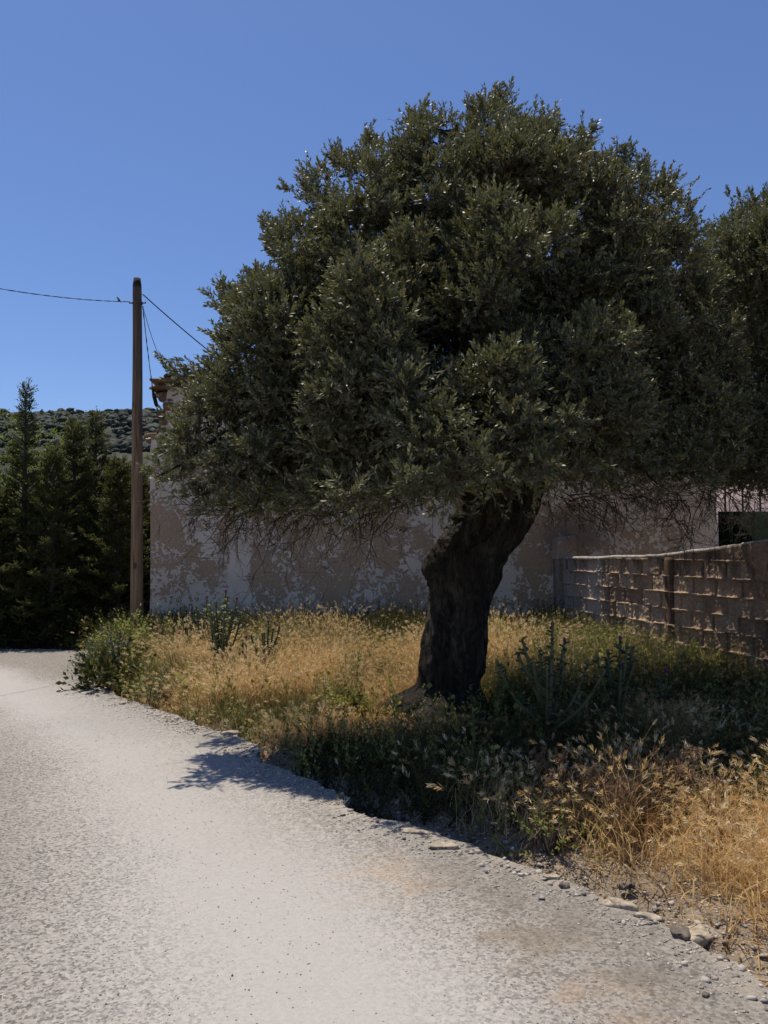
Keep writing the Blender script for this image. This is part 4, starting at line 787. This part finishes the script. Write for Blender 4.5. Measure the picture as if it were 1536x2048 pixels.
# single plants one can point at
def thistle(px, py, Y, H, label, seed, nb=7, mat='thistle', spread=.5, group='thistles on the verge'):
    r_ = np.random.default_rng(seed); p = P(px, py, Y); zb = float(ground_z(np.array([p[0]]), np.array([Y]))[0]); root = empty('thistle', label, 'thistle', (p[0], Y, zb), group); st = Acc(); lf = Acc(); Bs, Ds, Ls = [], [], []
    def spiky(o, dv, L_, w_):                   # jagged leaf: midrib with alternating points
        dv = nrm(dv); s_ = nrm(np.cross(dv, [0, 0, 1.]) + r_.normal(0, .15, 3)); n = 9; t = np.linspace(0, 1, n); c = o + dv*(t*L_)[:, None] + np.array([0, 0, 1.])*(-.35*L_*t**2)[:, None]
        w = w_ * np.sin(np.pi*np.clip(t*.93 + .07, 0, 1))*np.where(np.arange(n) % 2, 1.25, .45); A_ = c + s_*w[:, None] + [0, 0, .01]; B2 = c - s_*w[:, None] + [0, 0, .01]
        V = np.stack([A_, c, B2], 1).reshape(-1, 3); i = (np.arange(n-1)*3)[:, None]; lf.add(V, [np.concatenate([i + [[0, 1, 4, 3]], i + [[1, 2, 5, 4]]])], float(np.clip(r_.normal(.5, .25), 0, 1)))
    heads = []
    for k in range(nb):
        az = k*2.399 + r_.normal(0, .3); tilt = (spread * r_.uniform(.35, 1)) if k else .05; z_ = H * (.12 + .4*r_.random()) if k else 0
        d0 = np.array([math.cos(az)*math.sin(tilt), math.sin(az)*math.sin(tilt), math.cos(tilt)]); L_ = (H - z_) * (r_.uniform(.7, .98) if k else 1.); o = np.array([0, 0, z_]); pts = curve([o, o + d0*L_*.5 + np.array([d0[0], d0[1], 0])*L_*.12, o + d0*L_ + [0, 0, L_*.05]], 10)
        st.tube(pts, np.linspace(.017 if not k else .012, .009, 10), 7); heads.append(pts[-1])
        for q in np.linspace(.05, .95, int(max(6, L_*34))):
            c = pts[min(9, int(q*9))] + (pts[min(9, int(q*9)+1)] - pts[min(9, int(q*9))])*(q*9 % 1) if q*9 < 9 else pts[-1]; a2 = r_.uniform(0, 6.28); spiky(c, np.array([math.cos(a2), math.sin(a2), .9]), r_.uniform(.06, .12)*(1.2 - q*.5), .018)
    for k in range(10): a2 = k*.63 + r_.normal(0, .2); spiky(np.array([0, 0, .03]), np.array([math.cos(a2), math.sin(a2), .65]), r_.uniform(.18, .3)*min(1, H*1.5), .034)
    o = st.build('stem', MAT[mat], smooth=True); o.parent = root; o = lf.build('leaves', MAT[mat]); o.parent = root
    for i, hp in enumerate(heads[:6]):
        a = Acc(); a.tube([hp, hp + [0, 0, .015], hp + [0, 0, .03], hp + [0, 0, .04]], [.006, .014, .012, .004], 7); o = a.build('flower_head', MAT['purple'] if i % 3 == 0 else MAT[mat]); o.parent = root
thistle(440, 1400, 8.2, .98, 'tall bushy thistle in the golden grass left of the tree, nearest the pole', 1, 11, spread=.42)
thistle(405, 1350, 9.6, .85, 'broad dark thistle in front of the house wall', 2, 14, spread=.6)
thistle(530, 1400, 8.2, .66, 'forked thistle with a purple flower between pole and trunk', 3, 6, spread=.55)
thistle(487, 1400, 8.2, .5, 'small upright thistle beside the forked one', 4, 2, spread=.1)
thistle(1095, 1480, 5.5, .86, 'large spreading thistle in tree shade right of the trunk', 5, 13, spread=.8)
thistle(1235, 1480, 5.8, .72, 'thistle in deep shade left of the concrete post', 6, 9, spread=.5)
thistle(1330, 1470, 6.3, .42, 'smaller shaded thistle below the concrete post', 7, 5, spread=.3)
thistle(235, 1370, 8.9, .55, 'thistle at the road bend in front of the pole', 8, 8, spread=.6)
def leafy(px, py, Y, H, rad, label, mat, n, ll, lw, name='weed_clump', cat='weed'):
    p = P(px, py, Y); zb = float(ground_z(np.array([p[0]]), np.array([Y]))[0]); return bush(name, label, cat, (p[0], Y, zb), (rad, rad, H), MAT[mat], n, ll, lw)
leafy(232, 1380, 8.6, .34, .26, 'dark broad leaved weed on the road edge at the bend', 'dark_and_shade_weed', 70, .11, .045)
leafy(255, 1330, 9.8, .62, .45, 'tall pale green weed clump at the foot of the pole', 'weed', 260, .05, .02)
leafy(215, 1340, 9.6, .45, .35, 'grey green weed clump left of the pole foot', 'thistle', 180, .06, .022)
leafy(700, 1440, 6.9, .16, .2, 'green weed clump at the left foot of the olive trunk', 'weed', 120, .05, .022)
leafy(1395, 1330, 8.6, .35, .3, 'leafy green weed clump against the block wall near the right', 'weed', 160, .06, .03)
leafy(1000, 1330, 9.8, .5, .2, 'upright green weed just right of the trunk', 'weed', 110, .05, .025)
leafy(1200, 1330, 9.6, .4, .35, 'leafy weed clump below the pale end of the block wall', 'weed', 190, .055, .028)
leafy(330, 1425, 7.8, .22, .25, 'grey green low weed on the road edge in the golden grass', 'thistle', 130, .04, .014)
leafy(1110, 1700, 3.95, .15, .18, 'low green weed clump on the bare soil below the brown herbs', 'weed', 55, .03, .012)
def sprig():
    b = P(1130, 1330, 9.9); b[2] = 0; root = empty('leafy_sprig', 'light green arching shoot with broad leaves in front of the wall stub', 'shoot', tuple(b)); a = Acc(); lf = []
    ends = []
    for tx, ty, w in ((1045, 1283, 0), (1112, 1255, 0), (1150, 1283, 0)):
        e = P(tx, ty, 9.9); c = curve([b, (b*.45 + e*.55) + np.array([0, 0, .12]), e], 12) - b; a.tube(c, np.linspace(.007, .003, 12), 5); ends.append(c)
    o = a.build('stem', MAT['lime']); o.parent = root; B_ = np.concatenate([c[5:] for c in ends]); D = np.concatenate([nrm(np.gradient(c, axis=0))[5:] for c in ends]); V, Fc, t = shoots(B_, D, np.full(len(B_), .05), 2, .10, .05, 1.1, droop=.4)
    o = foliage('leaves', [(V, Fc, t, 0)], [MAT['lime']]); o.parent = root
sprig()
# dry brown flowering herbs standing in front, lit
def herb(px, py, Y, H, label, seed, n=9):
    r_ = np.random.default_rng(seed); p = P(px, py, Y); zb = float(ground_z(np.array([p[0]]), np.array([Y]))[0]); root = empty('dry_herb', label, 'dry herb', (p[0], Y, zb), 'dead brown herbs at the shade edge'); a = Acc(); Bs, Ds, Ls = [], [], []
    for k in range(n):
        d0 = nrm(np.array([r_.normal(0, .3), r_.normal(0, .3), 1])); L_ = H*r_.uniform(.6, 1.); c = curve([(0, 0, 0), d0*L_*.5 + r_.normal(0, .02, 3), d0*L_], 8); a.tube(c, np.linspace(.0035, .002, 8), 4)
        for j in range(4):
            e = c[-1] + r_.normal(0, .028, 3) + [0, 0, .02]; a.tube([c[6], e], .0016, 3)
            m_ = 5; Bs.append(np.repeat(e[None], m_, 0)); Ds.append(r_.normal(size=(m_, 3)) + [0, 0, .5]); Ls.append(np.full(m_, .016))
        m_ = 8; ii = r_.integers(1, 7, m_); Bs.append(c[ii]); Ds.append(r_.normal(size=(m_, 3)) + [0, 0, .6]); Ls.append(np.full(m_, .04))
    o = a.build('stem', MAT['brownhead']); o.parent = root; V, Fc, t = shoots(np.concatenate(Bs), np.concatenate(Ds), np.concatenate(Ls), 6, .016, .006, .8); o = foliage('seed_head', [(V, Fc, t, 0)], [MAT['brownhead']]); o.parent = root
for i, (px, py, Y, H, n, lab) in enumerate([(1210, 1720, 3.95, .46, 9, 'tall brown dead herb nearest the bare soil'), (1165, 1700, 4.1, .42, 7, 'brown dead herb just behind the tallest one, to its left'), (1290, 1700, 4.2, .42, 9, 'wide brown dead herb in the middle of the golden grass'),
        (1380, 1690, 4.25, .40, 8, 'brown dead herb second from the right edge'), (1440, 1700, 4.0, .36, 6, 'brown dead herb closest to the right edge'), (1110, 1660, 4.4, .36, 7, 'leftmost brown dead herb, half in shade')]): herb(px, py, Y, H, lab, 200+i, n)

# ------------------------------------------------------------------ stones, gravel, litter
V0s, F0s = ico(2)
def gravel(name, lab, n, cond, smin, smax, mat):
    V1, F1 = ico(1); x, y, s = cond(n); N = len(x); zc = np.where(pdist(x, y, ROAD)[1], road_z(x, y), ground_z(x, y)); V = V1[None] * (s[:, None, None] * np.stack([rng.uniform(.6, 1.3, N), rng.uniform(.6, 1.3, N), rng.uniform(.4, .8, N)], -1)[:, None])
    V = V * rng.uniform(.45, 1.35, (N, len(V1), 1)); V = V + np.c_[x, y, zc + s*.2][:, None]; tag(npmesh(name, V.reshape(-1, 3), [(F1[None] + (np.arange(N)*len(V1))[:, None, None]).reshape(-1, 3)], mat, tint=np.repeat(rng.random(N), len(F1))), lab, 'gravel', kind='stuff')
ed = np.array(edge_d)
def near_edge(n):
    k = rng.integers(0, len(ed), n); o = rng.normal(0, 1, n); off = np.where(o > 0, o*.20, o*.12); t = np.roll(ed, -1, 0)[k] - ed[k]; t = nrm(t); nn = np.c_[t[:, 1], -t[:, 0]]; q = ed[k] + nn*off[:, None]
    ok = (q[:, 1] > 1.6) & (q[:, 1] < 12) & (np.abs(q[:, 0]) < q[:, 1]*.55 + .3); q = q[ok]; return q[:, 0], q[:, 1], rng.uniform(.0025, .008, len(q)) * np.where(rng.random(len(q)) < .07, 2.3, 1)
m = M('gravel_stone', .95, .15); m.col(m.ramp(m.attr(), [(0, (.14, .125, .11)), (.4, (.33, .295, .255)), (1, (.52, .46, .39))])); MAT['gravel'] = m.m
gravel('gravel', 'loose gravel and crumbled asphalt along the road edge', 34000, near_edge, 0, 0, MAT['gravel'])
def on_road(n):
    x = rng.uniform(-3, 2.2, n); y = 1.8 + 6*rng.random(n)**1.4; d, ins = pdist(x, y, ROAD); k = ins & (np.abs(x) < y*.55 + .2) & (rng.random(n) < .25 + .75*(fbm(x*1.5, y*1.5, 0, 3, 41) > .5)); x, y = x[k], y[k]; return x, y, rng.uniform(.0018, .0045, len(x))
def on_verge(n):
    x, y, d = scatter(n, -2, 4, 2.0, 7.5); k = (d < .9) & (rng.random(len(x)) < sst(1., .05, d)); x, y = x[k], y[k]; return x, y, rng.uniform(.003, .011, len(x)) * np.where(rng.random(len(x)) < .05, 2.0, 1)
gravel('rubble', 'small stones and clods on the bare verge soil', 16000, on_verge, 0, 0, MAT['gravel'])
gravel('grit', 'fine loose grit lying on the worn road', 9000, on_road, 0, 0, MAT['gravel'])
def stone(px, py, s, label, mat, seed, rough=.5, lift=.3):
    g = G(px, py); zc = float(road_z(g[0], g[1]) if pdist(np.array([g[0]]), np.array([g[1]]), ROAD)[1][0] else ground_z(g[0:1], g[1:2])[0]); a = Acc(); Vv = V0s; s = np.array(s)
    bm = bmesh.new(); bmesh.ops.create_icosphere(bm, subdivisions=3, radius=1); V = np.array([v.co[:] for v in bm.verts]); Fc = np.array([[v.index for v in f.verts] for f in bm.faces]); bm.free()
    V = np.sign(V)*np.abs(V)**.55; V = V * (.45 + 1.1*vn(V[:, 0]*1.3 + seed*7, V[:, 1]*1.3, V[:, 2]*1.3, 5))[:, None] * s * (1 + .16*(fbm(V[:, 0]*6, V[:, 1]*6, V[:, 2]*6, 2, 6) - .5))[:, None]; c, q = math.cos(seed), math.sin(seed); V = np.stack([V[:, 0]*c*1 - V[:, 1]*q, V[:, 0]*q + V[:, 1]*c, V[:, 2]], -1)
    a.add(V, [Fc]); o = a.build('stone', MAT[mat]); o.scale = (.8, .8, .8); o.location = (g[0], g[1], zc + s[2]*lift); tag(o, label, 'stone', 'stones along the road edge')
for a_ in [(885, 1697, (.075, .04, .014), 'flat pale stone slab lying on the road edge below the tree', 'stone', .15), (1400, 1842, (.11, .06, .03), 'large pale broken kerb stone near the right edge', 'stone', .4), (1240, 1812, (.08, .035, .02), 'pale broken concrete lump beside the litter', 'stone', 2.8),
           (1360, 1868, (.05, .04, .02), 'brown stone just below the large pale one', 'darkstone', 1.2), (1411, 1989, (.016, .011, .009), 'small dark pebble alone on the asphalt near the bottom right', 'darkstone', .8), (985, 1692, (.035, .02, .03), 'small white stone at the grass edge', 'stone', 1.9),
           (830, 1668, (.10, .035, .015), 'long pale slab of broken road edge left of the flat slab', 'stone', -.35), (725, 1625, (.05, .05, .04), 'brown stone in the hole where the shadow ends', 'darkstone', .6), (1060, 1735, (.03, .025, .02), 'dark stone on the bare soil between slab and litter', 'darkstone', 2.), (1130, 1775, (.025, .02, .018), 'dark pebble lying left of the litter on the shoulder', 'darkstone', 3.),
           (460, 1468, (.09, .05, .02), 'pale crumbled stone at the tip of the far tree shadow', 'stone', .3), (232, 1388, (.05, .03, .03), 'brown stone under the dark weed at the bend', 'darkstone', .9), (1300, 1835, (.06, .03, .015), 'thin pale stone between litter and large pale stone', 'stone', -.5), (1100, 1756, (.04, .025, .012), 'flat light stone at the outer road edge', 'stone', .1)]:
    stone(*a_)
def scrap(px, py, w, h, label, mat, seed, name='litter', cat='litter'):
    g = G(px, py); zc = float(ground_z(g[0:1], g[1:2])[0]); r_ = np.random.default_rng(seed); n = 9; u, v = np.meshgrid(np.linspace(-1, 1, n), np.linspace(-1, 1, n), indexing='ij'); z = .45*h*(fbm(u*1.6 + seed, v*1.6, 0, 3, seed) - .3)*2 + .004
    k = 1 - .35*vn(u*2, v*2, 0, seed+2); V = np.stack([u*w*k, v*w*.6*k, z], -1).reshape(-1, 3); a = Acc(); a.add(V, [grid(n, n)]); o = a.build(name, MAT[mat]); o.location = (g[0], g[1], zc + .02); o.rotation_euler = (.5, .2, seed); tag(o, label, cat); md = o.modifiers.new('s', 'SOLIDIFY'); md.thickness = .0012
scrap(1205, 1772, .035, .05, 'torn teal green plastic scrap on the bare soil', 'tealplastic', 3); scrap(1222, 1785, .07, .09, 'crushed brown card litter beneath the teal scrap', 'brownlitter', 5); scrap(985, 1722, .03, .03, 'tiny blue plastic scrap near the road edge', 'blueplastic', 7); scrap(1255, 1770, .04, .06, 'crumpled dark paper scrap right of the teal one', 'darkstone', 9)
